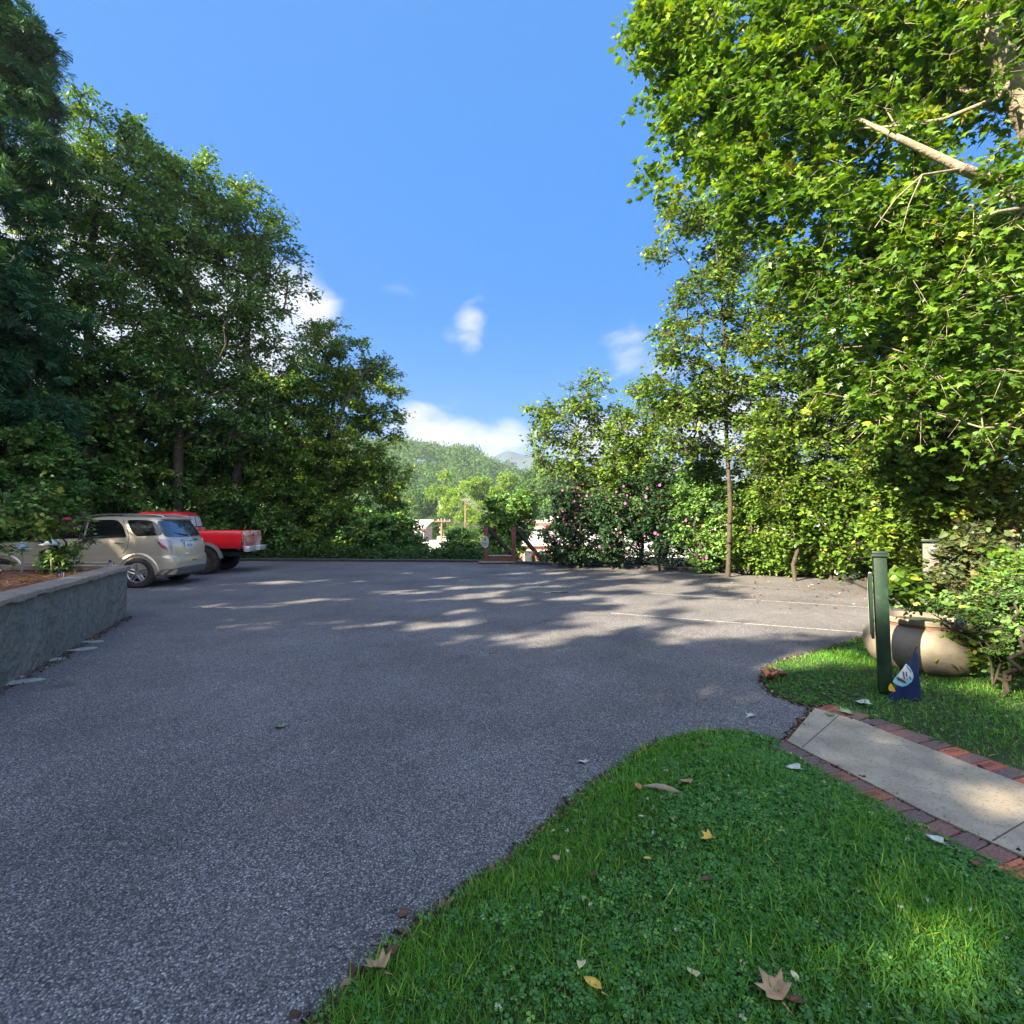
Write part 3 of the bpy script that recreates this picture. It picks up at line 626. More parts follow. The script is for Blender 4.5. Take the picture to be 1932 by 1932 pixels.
NEEDLE = (np.array([(-.05, 0, 0), (.05, 0, 0), (.0, 1, -.05), (-.45, .75, 0), (-.36, .8, .02), (.45, .75, 0), (.36, .8, .02), (-.02, .1, .0), (.02, .1, 0)]), np.array([(0, 1, 2), (7, 3, 4), (8, 5, 6)]))
NEEDLE = (np.array([(-.09, 0, 0), (.09, 0, 0), (0, 1, -.05), (-.5, .72, .05), (-.40, .82, .05), (.5, .72, .05), (.40, .82, .05), (-.3, .95, .2), (-.2, 1, .2), (.3, .95, -.1), (.2, 1, -.1)]), np.array([(0, 1, 2), (0, 3, 4), (1, 5, 6), (0, 7, 8), (1, 9, 10)]))

TL = 'tall trees on the left edge of the lot'
# left side of the view
tree('pine_tree', 'tall dark blue-green pine at the far left edge, its top near the top corner', 'tree', gbase(-30, 16), [blob(-20, 90, 16, 95), blob(20, 190, 16, 75, .7), blob(-40, 270, 16, 120), blob(30, 330, 16, 95, .8), blob(-30, 430, 16, 140), blob(30, 560, 16, 130), blob(-50, 660, 16, 120), blob(40, 740, 16, 100), blob(-10, 60, 16, 45, 1.3)],
     52000, .27, MAT['needles'], NEEDLE, clump=.6, per=110, r0=.28, group=TL, droop=.05, seed=11, rtwig=.007, carved=True)
tree('deciduous_tree', 'tall leafy tree beside the pine, tips against the sky above the beige car', 'tree', gbase(175, 19), [blob(230, 290, 19, 65), blob(150, 260, 19.5, 50, 1.2), blob(120, 360, 19, 80), blob(250, 400, 19, 95), blob(150, 480, 19, 110), blob(270, 540, 19, 100), blob(180, 630, 19, 110), blob(100, 740, 19, 100), blob(240, 730, 19, 90), blob(155, 210, 19, 22, 1.8)],
     54000, .155, MAT['leaf_dark'], clump=.72, r0=.26, group=TL, seed=12, rtwig=.01, carved=True)
tree('deciduous_tree', 'rounded tree with two pointed tops, third from the left edge', 'tree', gbase(335, 20.5), [blob(370, 350, 20.5, 55), blob(330, 420, 20.5, 85), blob(420, 420, 20.5, 62), blob(380, 520, 20.5, 95), blob(300, 560, 20, 80), blob(400, 640, 20.5, 95), blob(320, 720, 20.5, 100), blob(420, 770, 20.5, 80), blob(300, 310, 20.5, 40), blob(385, 305, 20.5, 20, 1.4)],
     46000, .155, MAT['leaf_dark'], clump=.7, r0=.24, group=TL, seed=13, rtwig=.01, carved=True)
tree('deciduous_tree', 'open-crowned tree with bare limbs showing against the white cloud', 'tree', gbase(430, 22), [blob(470, 420, 22, 65), blob(505, 480, 22, 45), blob(450, 500, 22, 60), blob(545, 540, 22, 40, .6), blob(500, 590, 22, 55, .8), blob(430, 620, 22, 70), blob(520, 690, 22, 60), blob(450, 760, 22, 80), blob(520, 800, 22, 60), blob(440, 380, 22, 30)],
     24000, .155, MAT['leaf_dark'], clump=.75, per=110, r0=.24, group=TL, seed=14, shell=.7, rtwig=.012, carved=True)
tree('deciduous_tree', 'broad tree with a curved trunk and yellow-green leaves beyond the kerb, left of the valley', 'tree', gbase(560, 24),
     [blob(600, 650, 24, 50), blob(660, 690, 24, 55), blob(700, 740, 24, 50), blob(640, 760, 24, 70), blob(715, 820, 24, 42), blob(590, 740, 24, 60), blob(560, 830, 24, 70), blob(650, 850, 24, 75), blob(720, 900, 24, 50), blob(690, 950, 24, 70), blob(740, 700, 24, 26), blob(600, 930, 24, 75), blob(745, 780, 24, 20), blob(580, 620, 24, 25)],
     56000, .15, MAT['leaf_bright'], clump=.65, r0=.2, seed=15, carved=True, rtwig=.01, group=TL,
     limbs=[([at(560, 900, 23.2), at(590, 880, 23), at(622, 845, 23), at(640, 790, 23), at(660, 740, 23.2), at(690, 700, 23.4)], .17, .05)])
tree('deciduous_tree', 'lower bright tree between the curved-trunk tree and the open-crowned one', 'tree', gbase(520, 23), [blob(520, 740, 22.5, 60), blob(480, 830, 22.5, 60), blob(560, 880, 22.5, 60), blob(500, 930, 22.5, 70), blob(560, 700, 22.5, 35)],
     20000, .15, MAT['leaf_bright'], clump=.6, r0=.16, seed=16, rtwig=.01, group=TL)
BU = 'undergrowth along the left kerb'
for i, (px, py, Y, r_, m_, lab) in enumerate([
    (-20, 900, 15, 150, 'leaf_dark', 'dark bush filling the left edge behind the raised bed'), (110, 880, 19, 130, 'leaf_dark', 'dense dark bush rising behind the hood of the beige car'),
    (250, 880, 21, 120, 'leaf_dark', 'dense bush right behind the roof of the beige car'), (380, 900, 22, 115, 'leaf_dark', 'dark bush behind the cab of the red pickup'),
    (175, 790, 20.5, 85, 'leaf_dark', 'tall leafy understory shrub between the first two tall trees'), (300, 800, 21.8, 85, 'leaf_mid', 'tall leafy understory shrub above the red pickup cab'), (440, 850, 23, 70, 'leaf_mid', 'tall leafy understory shrub above the pickup tailgate'),
    (500, 960, 22.8, 95, 'leaf_dark', 'bush behind the tailgate of the red pickup'), (595, 1000, 22.8, 72, 'leaf_mid', 'yellow-green bush beyond the kerb right of the pickup'),
    (680, 1010, 23, 66, 'leaf_dark', 'dark rounded bush beyond the kerb under the curved trunk'), (745, 1020, 23, 52, 'leaf_dark', 'rounded dark bush at the right end of the left tree row')]):
    c = at(px, py, Y); rr = r_ * Y / 966
    tree('bush', lab, 'bush', gbase(px, Y), [(c[0], c[1], c[2], rr, rr * .7, rr), (c[0] - rr * .5, c[1], c[2] - rr * .5, rr * .8, rr * .6, rr * .8), (c[0] + rr * .5, c[1], c[2] - rr * .6, rr * .75, rr * .6, rr * .7)],
         int(15000 + 90 * r_), .15, MAT[m_], clump=.5, r0=.06, seed=30 + i, group=BU, rtwig=.008, minr=.01)
tree('bush', 'low leafy bush beyond the kerb just left of the brown stair posts', 'bush', gbase(865, 22), [blob(870, 1035, 22, 34), blob(845, 1055, 22, 24), blob(895, 1050, 22, 26), blob(862, 1010, 22, 15)], 11000, .13, MAT['leaf_dark'], clump=.3, r0=.04, seed=41, rtwig=.006, minr=.008)
tree('bush', 'leafy bush behind the two brown stair posts', 'bush', gbase(945, 24), [blob(950, 965, 24, 34), blob(935, 1000, 24, 30), blob(975, 985, 24, 32), blob(950, 1030, 24, 34), blob(1000, 950, 24, 30)], 15000, .16, MAT['leaf_dark'], clump=.4, r0=.06, seed=42, rtwig=.006, minr=.008)

# right of the stairs: flowering hedge
def flower_mesh():
    T = []; F_ = []
    for k in range(5):
        a = k * 2 * math.pi / 5; ca, sa = math.cos(a), math.sin(a); o = len(T)
        for (x, y, z) in ((0, 0, 0), (.022, .03, .008), (.018, .052, .012), (-.018, .052, .012), (-.022, .03, .008)): T.append((x * ca - y * sa, x * sa + y * ca, z))
        F_ += [(o, o + 1, o + 2), (o, o + 2, o + 3), (o, o + 3, o + 4)]
    return np.array(T), np.array(F_)
fm = leaf_mat('petals', [(0, (.36, .05, .24)), (1, (.60, .16, .42))], .3, .6, .2, (1.2, .8, 1))
fT, fF = flower_mesh(); FLOWER = fast_mesh('flower', fT, fF, [fm], rng.random(len(fF)))
MAT['leaf_hedge_shaded'] = leaf_mat('leaf_hedge_shaded', [(0, (.012, .035, .016)), (.5, (.025, .065, .026)), (.9, (.045, .10, .035)), (1, (.09, .15, .045))], .2, .5, .3)  # shade on the hedge painted in as darker leaf colours
HG = 'pink-flowering shrubs along the far kerb'
def flowering(px, Y, blobs, n, lab, nf, seed, mat='leaf_hedge_shaded'):
    t = tree('flowering_shrub', lab, 'shrub', gbase(px, Y), blobs, n, .10, MAT[mat], OVAL, clump=.34, per=90, r0=.05, seed=seed, group=HG, rtwig=.006, minr=.006, shell=.55)
    rg = np.random.default_rng(seed); b = np.array(t.location)
    for i in range(nf):
        x, y, z, rx, ry, rz = blobs[rg.integers(len(blobs))]; u = rg.normal(size=3); u[1] = -abs(u[1]) - .4; u /= np.linalg.norm(u)
        p = np.array([x, y, z]) + u * [rx, ry, rz] * 1.06
        o = link('flower', FLOWER, t, tuple(p - b)); o.rotation_euler = (R(rg.uniform(50, 100)), 0, R(rg.uniform(-50, 50))); o.scale = (rg.uniform(.5, .95),) * 3
flowering(1075, 17.4, [blob(1075, 960, 17.4, 42), blob(1060, 1010, 17.4, 36), blob(1100, 1000, 17.4, 44), blob(1085, 1045, 17.4, 26)], 11500, 'dark shrub with many small pink flowers, right of the stair rails', 60, 51)
flowering(1160, 17.0, [blob(1160, 960, 17, 36), blob(1150, 1010, 17, 42), blob(1185, 1000, 17, 36), blob(1160, 1045, 17, 26), blob(1180, 925, 17, 22)], 9500, 'second flowering shrub from the stair rails, pink blooms near its top', 34, 52)
flowering(1245, 16.4, [blob(1245, 950, 16.4, 40), blob(1230, 1005, 16.4, 38), blob(1270, 1010, 16.4, 36), blob(1250, 900, 16.4, 26)], 9000, 'tall flowering shrub between the second shrub and the slender birch-like trunk', 20, 53, 'leaf_hedge_shaded')
flowering(1325, 15.6, [blob(1325, 920, 15.6, 46), blob(1310, 985, 15.6, 40), blob(1350, 1000, 15.6, 34), blob(1330, 870, 15.6, 30), blob(1330, 1040, 15.6, 26), blob(1372, 940, 15.2, 22, 1.6), blob(1375, 1020, 15.0, 24)], 14000, 'large flowering shrub wrapped round the slender tall trunk, a few salmon blooms', 18, 54, 'leaf_dark')
flowering(1405, 15.0, [blob(1405, 960, 15, 34), blob(1395, 1020, 15, 30), blob(1430, 1010, 15, 26)], 9000, 'small flowering shrub right of the slender tall trunk with pink blooms low down', 7, 55, 'leaf_mid')

TR = 'trees on the right side of the lot'
tree('young_tree', 'small open tree with sparse wispy leaves above the pink-flowering hedge', 'tree', gbase(1090, 18.5), [blob(1075, 800, 18.5, 55, .8), blob(1030, 775, 18.5, 28, .6), blob(1110, 750, 18.5, 42, .8), blob(1060, 860, 18.5, 50, .7), blob(1150, 800, 18.5, 35), blob(1120, 880, 18.5, 45), blob(1010, 820, 18.5, 22), blob(1125, 712, 18.5, 14)],
     6200, .13, MAT['leaf_mid'], OVAL, clump=.5, per=30, r0=.06, group=TR, seed=61, shell=.85, rtwig=.006)
tree('young_tree', 'feathery bright tree rising behind the flowering hedge, left of the slender trunk', 'tree', gbase(1210, 17.6), [blob(1212, 750, 17.6, 30), blob(1190, 820, 17.6, 46), blob(1235, 850, 17.6, 46), blob(1165, 885, 17.6, 40), blob(1260, 780, 17.6, 30), blob(1215, 900, 17.6, 50)],
     9500, .115, MAT['leaf_bright'], OVAL, clump=.45, per=44, r0=.07, group=TR, seed=67, shell=.75, rtwig=.005)
tree('broad_tree', 'yellow-green tree behind the small kerbside flowering shrub', 'tree', gbase(1450, 16), [blob(1440, 880, 16, 55), blob(1470, 950, 15.8, 50), blob(1410, 950, 16, 45), blob(1450, 820, 16, 40)],
     9000, .11, MAT['leaf_bright'], OVAL, clump=.42, per=44, r0=.07, group=TR, seed=68, shell=.6, rtwig=.005)
tree('slender_tree', 'slender tall tree with a pale straight trunk and airy crown, tallest in the middle right', 'tree', gbase(1372, 14.5),
     [blob(1360, 440, 14.5, 60, 1.1), blob(1290, 410, 14.5, 45, .7), blob(1250, 470, 14.5, 38, .6), blob(1400, 480, 14.5, 50), blob(1330, 560, 14.5, 55), blob(1280, 640, 14.5, 45), blob(1400, 620, 14.5, 50), blob(1330, 720, 14.5, 65), blob(1250, 740, 14.5, 40), blob(1300, 800, 14.5, 60), blob(1400, 760, 14.5, 50), blob(1360, 370, 14.5, 22, 1.5)],
     20000, .105, MAT['leaf_mid'], OVAL, clump=.42, per=44, r0=.075, group=TR, seed=62, shell=.75, bark='bark', rtwig=.006,
     trunk=[gbase(1372, 14.5), at(1378, 950, 14.5), at(1372, 850, 14.5), at(1366, 700, 14.5), at(1366, 600, 14.5), at(1352, 480, 14.5), at(1348, 380, 14.5)])
tree('broad_tree', 'leafy tree behind the slender one, branches reaching left over open sky', 'tree', gbase(1500, 13.5), [blob(1480, 540, 13.5, 60), blob(1450, 650, 13.5, 50), blob(1540, 640, 13.5, 80), blob(1500, 740, 13.5, 75), blob(1580, 760, 13.5, 75), blob(1450, 820, 13.5, 65), blob(1540, 860, 13.5, 80), blob(1480, 920, 13.5, 55)],
     23000, .10, MAT['leaf_bright'], OVAL, clump=.42, per=48, r0=.055, group=TR, seed=63, shell=.55, bark='bark', rtwig=.006, carved=True)
tree('broad_tree', 'yellow-green tree over the kerb where the lot turns, thin trunk at its foot', 'tree', gbase(1560, 13.9), [blob(1600, 880, 13, 80), blob(1650, 960, 12.5, 60), blob(1560, 960, 13.2, 60), blob(1690, 860, 12.5, 70), blob(1500, 1000, 13.9, 42), blob(1610, 1030, 12.8, 40), blob(1555, 1035, 13.7, 30), blob(1580, 1055, 13.5, 22)],
     20000, .105, MAT['leaf_bright'], OVAL, clump=.4, per=60, r0=.06, group=TR, seed=64, shell=.55, bark='bark', rtwig=.006)
tree('broad_tree', 'thick leafy tree filling the right edge behind the big maple limbs', 'tree', gbase(1890, 9.5), [blob(1860, 560, 10, 150), blob(1750, 700, 10.5, 120), blob(1870, 800, 10, 130), blob(1740, 860, 10.5, 100), blob(1860, 930, 10, 90), blob(1960, 700, 10, 120), blob(1700, 560, 11, 100)],
     60000, .10, MAT['leaf_mid'], OVAL, clump=.42, per=90, r0=.17, group=TR, seed=65, shell=.55, rtwig=.007, trunk_top=np.array(at(1850, 560, 10)))
tree('leaning_tree', 'smaller dark-trunked tree leaning left behind the leafy shrub by the planter', 'tree', gbase(1862, 9.2), [blob(1760, 930, 10, 70), blob(1700, 980, 10.5, 55), blob(1800, 980, 10, 50)],
     12000, .09, MAT['leaf_bright'], HEART, clump=.35, per=70, r0=.09, group=TR, seed=66, rtwig=.006)
# near maple: trunk out of frame on the right, limbs reaching in
MB_ = [blob(1880, 40, 7.2, 150), blob(1730, 60, 7.8, 150), blob(1570, 70, 8.2, 140), blob(1410, 90, 8.6, 115), blob(1290, 60, 9, 85), blob(1260, 170, 9, 62), blob(1370, 220, 8.8, 95), blob(1500, 250, 8.4, 115), blob(1650, 330, 8.0, 110), blob(1800, 420, 7.6, 120), blob(1420, 340, 8.6, 75),
       blob(1560, 420, 8.4, 100), blob(1700, 500, 8.0, 105), blob(1880, 560, 7.4, 100), blob(1600, 560, 8.4, 80), blob(1790, 640, 7.8, 95), blob(1560, 690, 8.6, 55), blob(1900, 740, 7.5, 80), blob(1680, 740, 8.3, 70), blob(1510, 500, 8.6, 50), blob(1200, 215, 9.2, 26), blob(1245, 325, 9.2, 16, 1.6), blob(1200, 60, 9.2, 22), blob(1190, 130, 9.2, 16), blob(1215, 280, 9.2, 15), blob(1330, 310, 9, 24), blob(1178, 235, 9.2, 10), blob(1230, 20, 9.2, 20), blob(1290, 360, 9, 14)]
mt = [(8.7, 7.6, -.1), (8.5, 7.4, 2), (8.2, 7.3, 4), tuple(at(1985, 330, 7.2)), tuple(at(1925, 180, 7.1)), tuple(at(1880, 100, 7.0)), tuple(at(1850, 0, 6.9)), tuple(at(1800, -120, 6.8))]
maple = tree('maple_tree', 'big maple on the right, bright lobed leaves and a thick sunlit limb overhead', 'tree', mt[0], MB_, 43000, .108, MAT['leaf_maple'], MAPLE, trunk=mt, r0=.3, clump=.46, per=48, seed=70, bark='bark_pale', rtwig=.003, droop=.26, shell=.75, flat=.5, group=TR,
     limbs=[([at(1960, 390, 7.2), at(1880, 345, 7.1), at(1815, 318, 7.0), at(1700, 262, 7.2), at(1620, 225, 7.6), at(1540, 180, 8.4)], .125, .006),
            ([at(1930, 160, 7.1), at(1880, 185, 7.1), at(1780, 225, 7.3), at(1690, 238, 7.5), at(1570, 246, 8)], .045, .012),
            ([at(1980, 380, 7.2), at(1932, 392, 6.9), at(1880, 400, 6.8), at(1845, 413, 6.9)], .04, .015),
            ([at(1910, 150, 7.0), at(1840, 175, 7.3), at(1740, 150, 7.7), at(1640, 160, 8.1)], .07, .02),
            ([at(1815, 318, 7.0), at(1740, 330, 6.9), at(1690, 375, 6.9), at(1650, 430, 7.0)], .022, .005),
            ([at(1740, 330, 6.9), at(1715, 385, 6.8), at(1700, 440, 6.8)], .012, .003),
            ([at(1925, 150, 7.1), at(1800, 60, 7.3), at(1640, 20, 7.8), at(1450, 20, 8.4)], .10, .03)])

# off to the left and behind the viewer: unseen trees added for shade
SH = 'unseen trees added for shade and reflections, left of and behind the viewpoint'
for i, (x, y, h, r_, lab) in enumerate([(-17, 9.5, 15.2, 3.4, 'round added shade tree level with the raised bed, off to the left'), (-18, 4.5, 16.0, 3.4, 'added shade tree left of the raised bed, second in its row'), (-16.5, -.5, 15.8, 3.4, 'added shade tree just behind the raised bed'), (-15.5, -5.5, 13.2, 3.8, 'tall added shade tree behind and left of the viewpoint'),
        (-14, -10.5, 14.2, 4, 'broad added shade tree well behind the viewpoint'), (-13.5, -16, 15.0, 4.2, 'farthest added shade tree behind the viewpoint'), (-10, -13, 12.5, 4, 'inner added shade tree behind the viewpoint'), (-8.5, -7.5, 9.5, 3.2, 'small added shade tree nearest the viewpoint'),
        (-22, 12.5, 15, 4, 'added shade tree beyond the beige car, out to the left'), (-21.5, 1.8, 16.5, 4, 'outer added shade tree left of the raised bed'), (-19, 16.5, 11.5, 3.5, 'added shade tree beside the tall pine, out to the left'), (-20, -4, 15.5, 4, 'outer added shade tree behind the raised bed'), (-19, -9, 13.5, 4, 'outer added shade tree behind the viewpoint'), (-22, 7, 16.3, 3.8, 'outer added shade tree level with the beige car'), (-11.8, -4.6, 10.5, 3.2, 'added shade tree inside the row, just behind the viewpoint on the left'), (-14.8, -8.2, 13.6, 3.6, 'added shade tree between the tall and the broad one behind the viewpoint'), (-1, -17, 9, 3.6, 'added tree for dark reflections, straight behind the viewpoint'), (6, -16, 10, 4, 'added tree for dark reflections, behind and right of the viewpoint'), (13, -13, 10, 4, 'added tree for dark reflections, far behind on the right'), (17, -5, 9, 4, 'added tree for dark reflections, off to the right beyond the path')]):
    bl = [(x, y, h - r_, r_, r_, r_), (x + 1, y + 1.2, h - r_ * 2, r_ * 1.1, r_ * 1.1, r_), (x - 1, y - 1, 4.2, r_ * 1.05, r_ * 1.05, 2.6), (x, y + 1, 2.4, r_ * .95, r_ * .95, 1.8)]  # last four trees are added to darken reflections in the car glass
    tree('added_shade_tree', lab, 'tree', (x, y, -.1), bl, 30000, .26, MAT['leaf_dark'], clump=.8, per=120, r0=.22, seed=80 + i, group=SH, minr=.03, twigs=False, carved=True)

# ------------------------------------------------------------------ valley: wood on the hill, nearer trees, town
MAT['leaf_far'] = leaf_mat('leaf_far', [(0, (0.036, 0.086, 0.029)), (.5, (0.062, 0.134, 0.038)), (1, (0.102, 0.190, 0.048))], .3, .7, .1)
def puff(C, rad, n, size, rg):
    """leaf-clump faces over and inside uneven crowns"""
    ci = np.repeat(np.arange(len(C)), n); u = rg.normal(size=(len(ci), 3)); u /= np.linalg.norm(u, axis=1, keepdims=True)
    ph = rg.uniform(0, 6.28, (len(C), 3)); lump = 1 + .22 * np.sin(u[:, 0] * 5 + ph[ci, 0]) * np.sin(u[:, 2] * 6 + ph[ci, 1]) + .12 * np.sin(u[:, 1] * 11 + ph[ci, 2])
    u[:, 2] = np.where(u[:, 2] < -.3, -u[:, 2], u[:, 2])
    P = C[ci] + u * (rad[ci] * lump * rg.uniform(.75, 1.05, len(ci)))[:, None] * [1, 1, 1.15]
    yaw = rg.uniform(0, 6.28, len(ci)); B = rot_basis(yaw, rg.normal(0, .7, len(ci)), rg.normal(0, .7, len(ci)))
    cv = rg.normal(.5, .22, len(C)); return P, B, np.clip(cv[ci] + rg.normal(0, .13, len(ci)), 0, 1), size * rg.uniform(.6, 1.3, len(ci))
rg = np.random.default_rng(5)
C = []
for Yr in np.arange(225, 462, 7.5):
    for Xr in np.arange(-.33 * Yr, .62 * Yr, 8.2 if Yr < 330 else 9):
        if Xr > .22 * Yr and rg.random() < .35: continue
        C.append((Xr + rg.normal(0, 2.4), Yr + rg.normal(0, 2.4)))
C = np.array(C); rad = rg.uniform(4.2, 7.2, len(C)); z = height(C[:, 0], C[:, 1]); C = np.c_[C, z + rad * .9 + rg.uniform(2, 8, len(C))]
P, B, v, sz = puff(C, rad, 170, 1.7, rg)
V, F, v = instance(*DIAMOND, P, B, sz, v)
V2 = []; 
wood = link('wood', fast_mesh('wood', V, F, [MAT['leaf_far']], v)); tag(wood, 'wooded hill closing the valley beyond the town', 'wood', kind='stuff')
def far_tree(px, py, Y, rpx, lab, mat, seed, n=9000, group='bright trees in the valley below the wooded hill'):
    c = at(px, py, Y); r = rpx * Y / 966; b = gbase(px, Y); rg = np.random.default_rng(seed)
    sub = np.array([c + [rg.normal() * r * .5, rg.normal() * r * .4, rg.normal() * r * .45] for _ in range(12)]); sub = np.r_[[c], sub]
    P, B, v, sz = puff(sub, rg.uniform(.4, .62, len(sub)) * r, n // len(sub), r * .13, rg)
    low = np.array([[c[0], c[1], b[2] + (c[2] - b[2]) * t] for t in (.35, .6)]); P2, B2, v2, s2 = puff(low, np.array([.75, .85]) * r, n // 8, r * .13, rg)
    V, F, v = instance(*DIAMOND, np.r_[P, P2], np.r_[B, B2], np.r_[sz, s2], np.r_[v, v2])
    t = thing('valley_tree', lab, 'tree', b, group=group); link('crown', fast_mesh('crown', V - np.array(b), F, [mat], v), t)
    MB().tube([(0, 0, -1), (0, 0, (c[2] - b[2]) * .5), (.3, 0, c[2] - b[2])], [r * .09, r * .07, r * .02], 8).build('trunk', MAT['bark'], t)
MAT['leaf_far2'] = leaf_mat('leaf_far2', [(0, (0.089, 0.173, 0.022)), (.5, (0.153, 0.266, 0.033)), (1, (0.242, 0.359, 0.050))], .35, .6, .2)
for i, a in enumerate([(850, 945, 150, 30, 'pointed bright green tree left of the upper pole in the valley', 'leaf_far2'), (806, 955, 165, 28, 'darker tree low in the valley at the left end', 'leaf_far'),
                       (905, 935, 140, 28, 'bright green tree right behind the upper utility pole', 'leaf_far2'), (885, 985, 112, 24, 'bush-like yellow-green tree at the foot of the upper pole', 'leaf_far2'),
                       (950, 942, 150, 30, 'round yellow-green tree above the two stair posts', 'leaf_far2'), (1005, 935, 160, 36, 'green tree above the right stair rail', 'leaf_far'), (1050, 925, 150, 40, 'green tree behind the young open tree', 'leaf_far'),
                       (1120, 930, 150, 40, 'valley tree seen through the flowering hedge', 'leaf_far'), (1230, 950, 120, 40, 'valley tree glimpsed left of the slender trunk', 'leaf_far2'), (1430, 960, 110, 45, 'valley tree glimpsed right of the slender trunk', 'leaf_far2'), (1560, 970, 100, 45, 'valley tree glimpsed under the yellow-green tree', 'leaf_far2'),
                       (815, 1000, 105, 24, 'grey-green tree behind the lower utility pole', 'leaf_far'), (862, 1018, 60, 22, 'small tree behind the low bush beyond the kerb', 'leaf_far')]):
    far_tree(a[0], a[1], a[2], a[3], a[4], MAT[a[5]], 200 + i)

MAT['wall_white'] = vmat('wall_white', (.78, .76, .72), (.68, .66, .63), 2, .8)
MAT['wall_brick'] = vmat('wall_brick', (.36, .13, .08), (.26, .10, .065), 1.2, .9, c3=(.45, .2, .13), s3=14, f3=.5)
MAT['roof_pale'] = vmat('roof_pale', (.62, .60, .58), (.52, .5, .49), .7, .6)
MAT['roof_tan'] = vmat('roof_tan', (.50, .40, .32), (.38, .3, .25), 3, .9)
MAT['window_glass'] = vmat('window_glass', (.03, .04, .05), (.05, .06, .07), 1, .12, spec=.8)
MAT['trim'] = vmat('trim', (.6, .58, .54), (.5, .48, .45), 3, .7)
def building(lab, cat, px0, px1, Y, top_py, depth, wall, roof, kind='flat', roof_rise=1.2, rows=2, cols=6, group='buildings of the town below', rz=0.0):
    a, b = at(px0, top_py, Y), at(px1, top_py, Y); w = b[0] - a[0]; zg = float(height(np.array([(a[0] + b[0]) / 2]), np.array([Y]))[0]) - .4; h = a[2] - zg
    t = thing('building', lab, cat, ((a[0] + b[0]) / 2, Y + depth / 2, zg), rz, group)
    MB().box((0, 0, h / 2), (w, depth, h)).build('wall', wall, t, sharp=0)
    mb = MB()
    if kind == 'flat': mb.box((0, 0, h + .06), (w + .3, depth + .3, .5)); mb.box((0, 0, h + .36), (w - .4, depth - .4, .1)); mb.box((w * .2, 0, h + .8), (1.6, 1.6, .8), bev=.05)
    elif kind == 'shed':
        p = [(-w / 2 - .3, -depth / 2 - .4, h), (w / 2 + .3, -depth / 2 - .4, h), (w / 2 + .3, depth / 2 + .3, h + roof_rise), (-w / 2 - .3, depth / 2 + .3, h + roof_rise)]
        mb.poly(p); mb.poly([(x, y, z - .25) for x, y, z in p][::-1])
        for i in range(4): q, r_ = p[i], p[(i + 1) % 4]; mb.poly([q, (q[0], q[1], q[2] - .25), (r_[0], r_[1], r_[2] - .25), r_])
    else:
        e = .4; rx = w / 2 - min(w, depth) * .35 if kind == 'hip' else w / 2 + e
        A, B_, Cc, D = (-w / 2 - e, -depth / 2 - e, h), (w / 2 + e, -depth / 2 - e, h), (w / 2 + e, depth / 2 + e, h), (-w / 2 - e, depth / 2 + e, h); E, F_ = (-rx, 0, h + roof_rise), (rx, 0, h + roof_rise)
        for f in ((A, B_, F_, E), (B_, Cc, F_), (Cc, D, E, F_), (D, A, E), (D, Cc, B_, A)): mb.poly(f)
    mb.build('roof', roof, t, sharp=0)
    for r_ in range(rows):
        for c in range(cols):
            x = -w / 2 + w * (c + .5) / cols; z = h - 1.6 - r_ * 3.1
            if z < 1: continue
            fr = MB().box((x, -depth / 2 - .04, z), (1.3, .12, 1.75)).build('window', MAT['trim'], t, sharp=0)
            MB().box((x, -depth / 2 - .11, z), (1.05, .05, 1.5)).build('pane', MAT['window_glass'], fr, sharp=0)
    return t
building('white low flat-roofed building below the left trees', 'building', 786, 842, 72, 1030, 12, MAT['wall_white'], MAT['wall_white'], rows=1, cols=3)
building('red brick building with a pale sloping roof behind the stair rails', 'building', 985, 1090, 62, 1026, 16, MAT['wall_brick'], MAT['roof_pale'], 'shed', 1.9, 2, 4)
building('taller orange brick building behind the dark flowering shrub', 'building', 1016, 1065, 96, 985, 12, MAT['wall_brick'], MAT['roof_pale'], 'flat', rows=3, cols=3)
building('brick and white building seen through the hedge left of the slender trunk', 'building', 1108, 1215, 62, 1006, 10, MAT['wall_brick'], MAT['wall_white'], 'flat', rows=2, cols=6)
building('long white building low behind the flowering hedge', 'building', 1080, 1345, 52, 1036, 9, MAT['wall_white'], MAT['roof_pale'], 'shed', 1.2, 1, 12)
building('house with a tan hipped roof right of the slender trunk', 'house', 1392, 1475, 54, 1010, 9, MAT['wall_white'], MAT['roof_tan'], 'hip', 1.7, 1, 4)
building('pale house beyond the hipped-roof house, near the right trees', 'house', 1500, 1580, 70, 1000, 9, MAT['wall_white'], MAT['roof_pale'], 'gable', 1.8, 1, 4)
building('small white house on the wooded slope far up the valley', 'house', 829, 838, 190, 940, 6, MAT['wall_white'], MAT['roof_pale'], 'gable', 1.2, 1, 2)
building('low tan building half hidden left of the valley by the tree row', 'building', 740, 800, 88, 995, 9, MAT['roof_tan'], MAT['roof_pale'], 'shed', 1.4, 1, 4)
MB().poly([(*(at(978, 1012, 120)[:2]), float(height(np.array([2.]), np.array([120.]))[0]) + .25)] + [(x, y, float(height(np.array([float(x)]), np.array([float(y)]))[0]) + .3) for x, y in ((14, 118), (16, 160), (0, 165))]).build('meadow', vmat('meadow', (.16, .26, .04), (.22, .3, .06), .2, .9), sharp=0)['kind'] = 'structure'

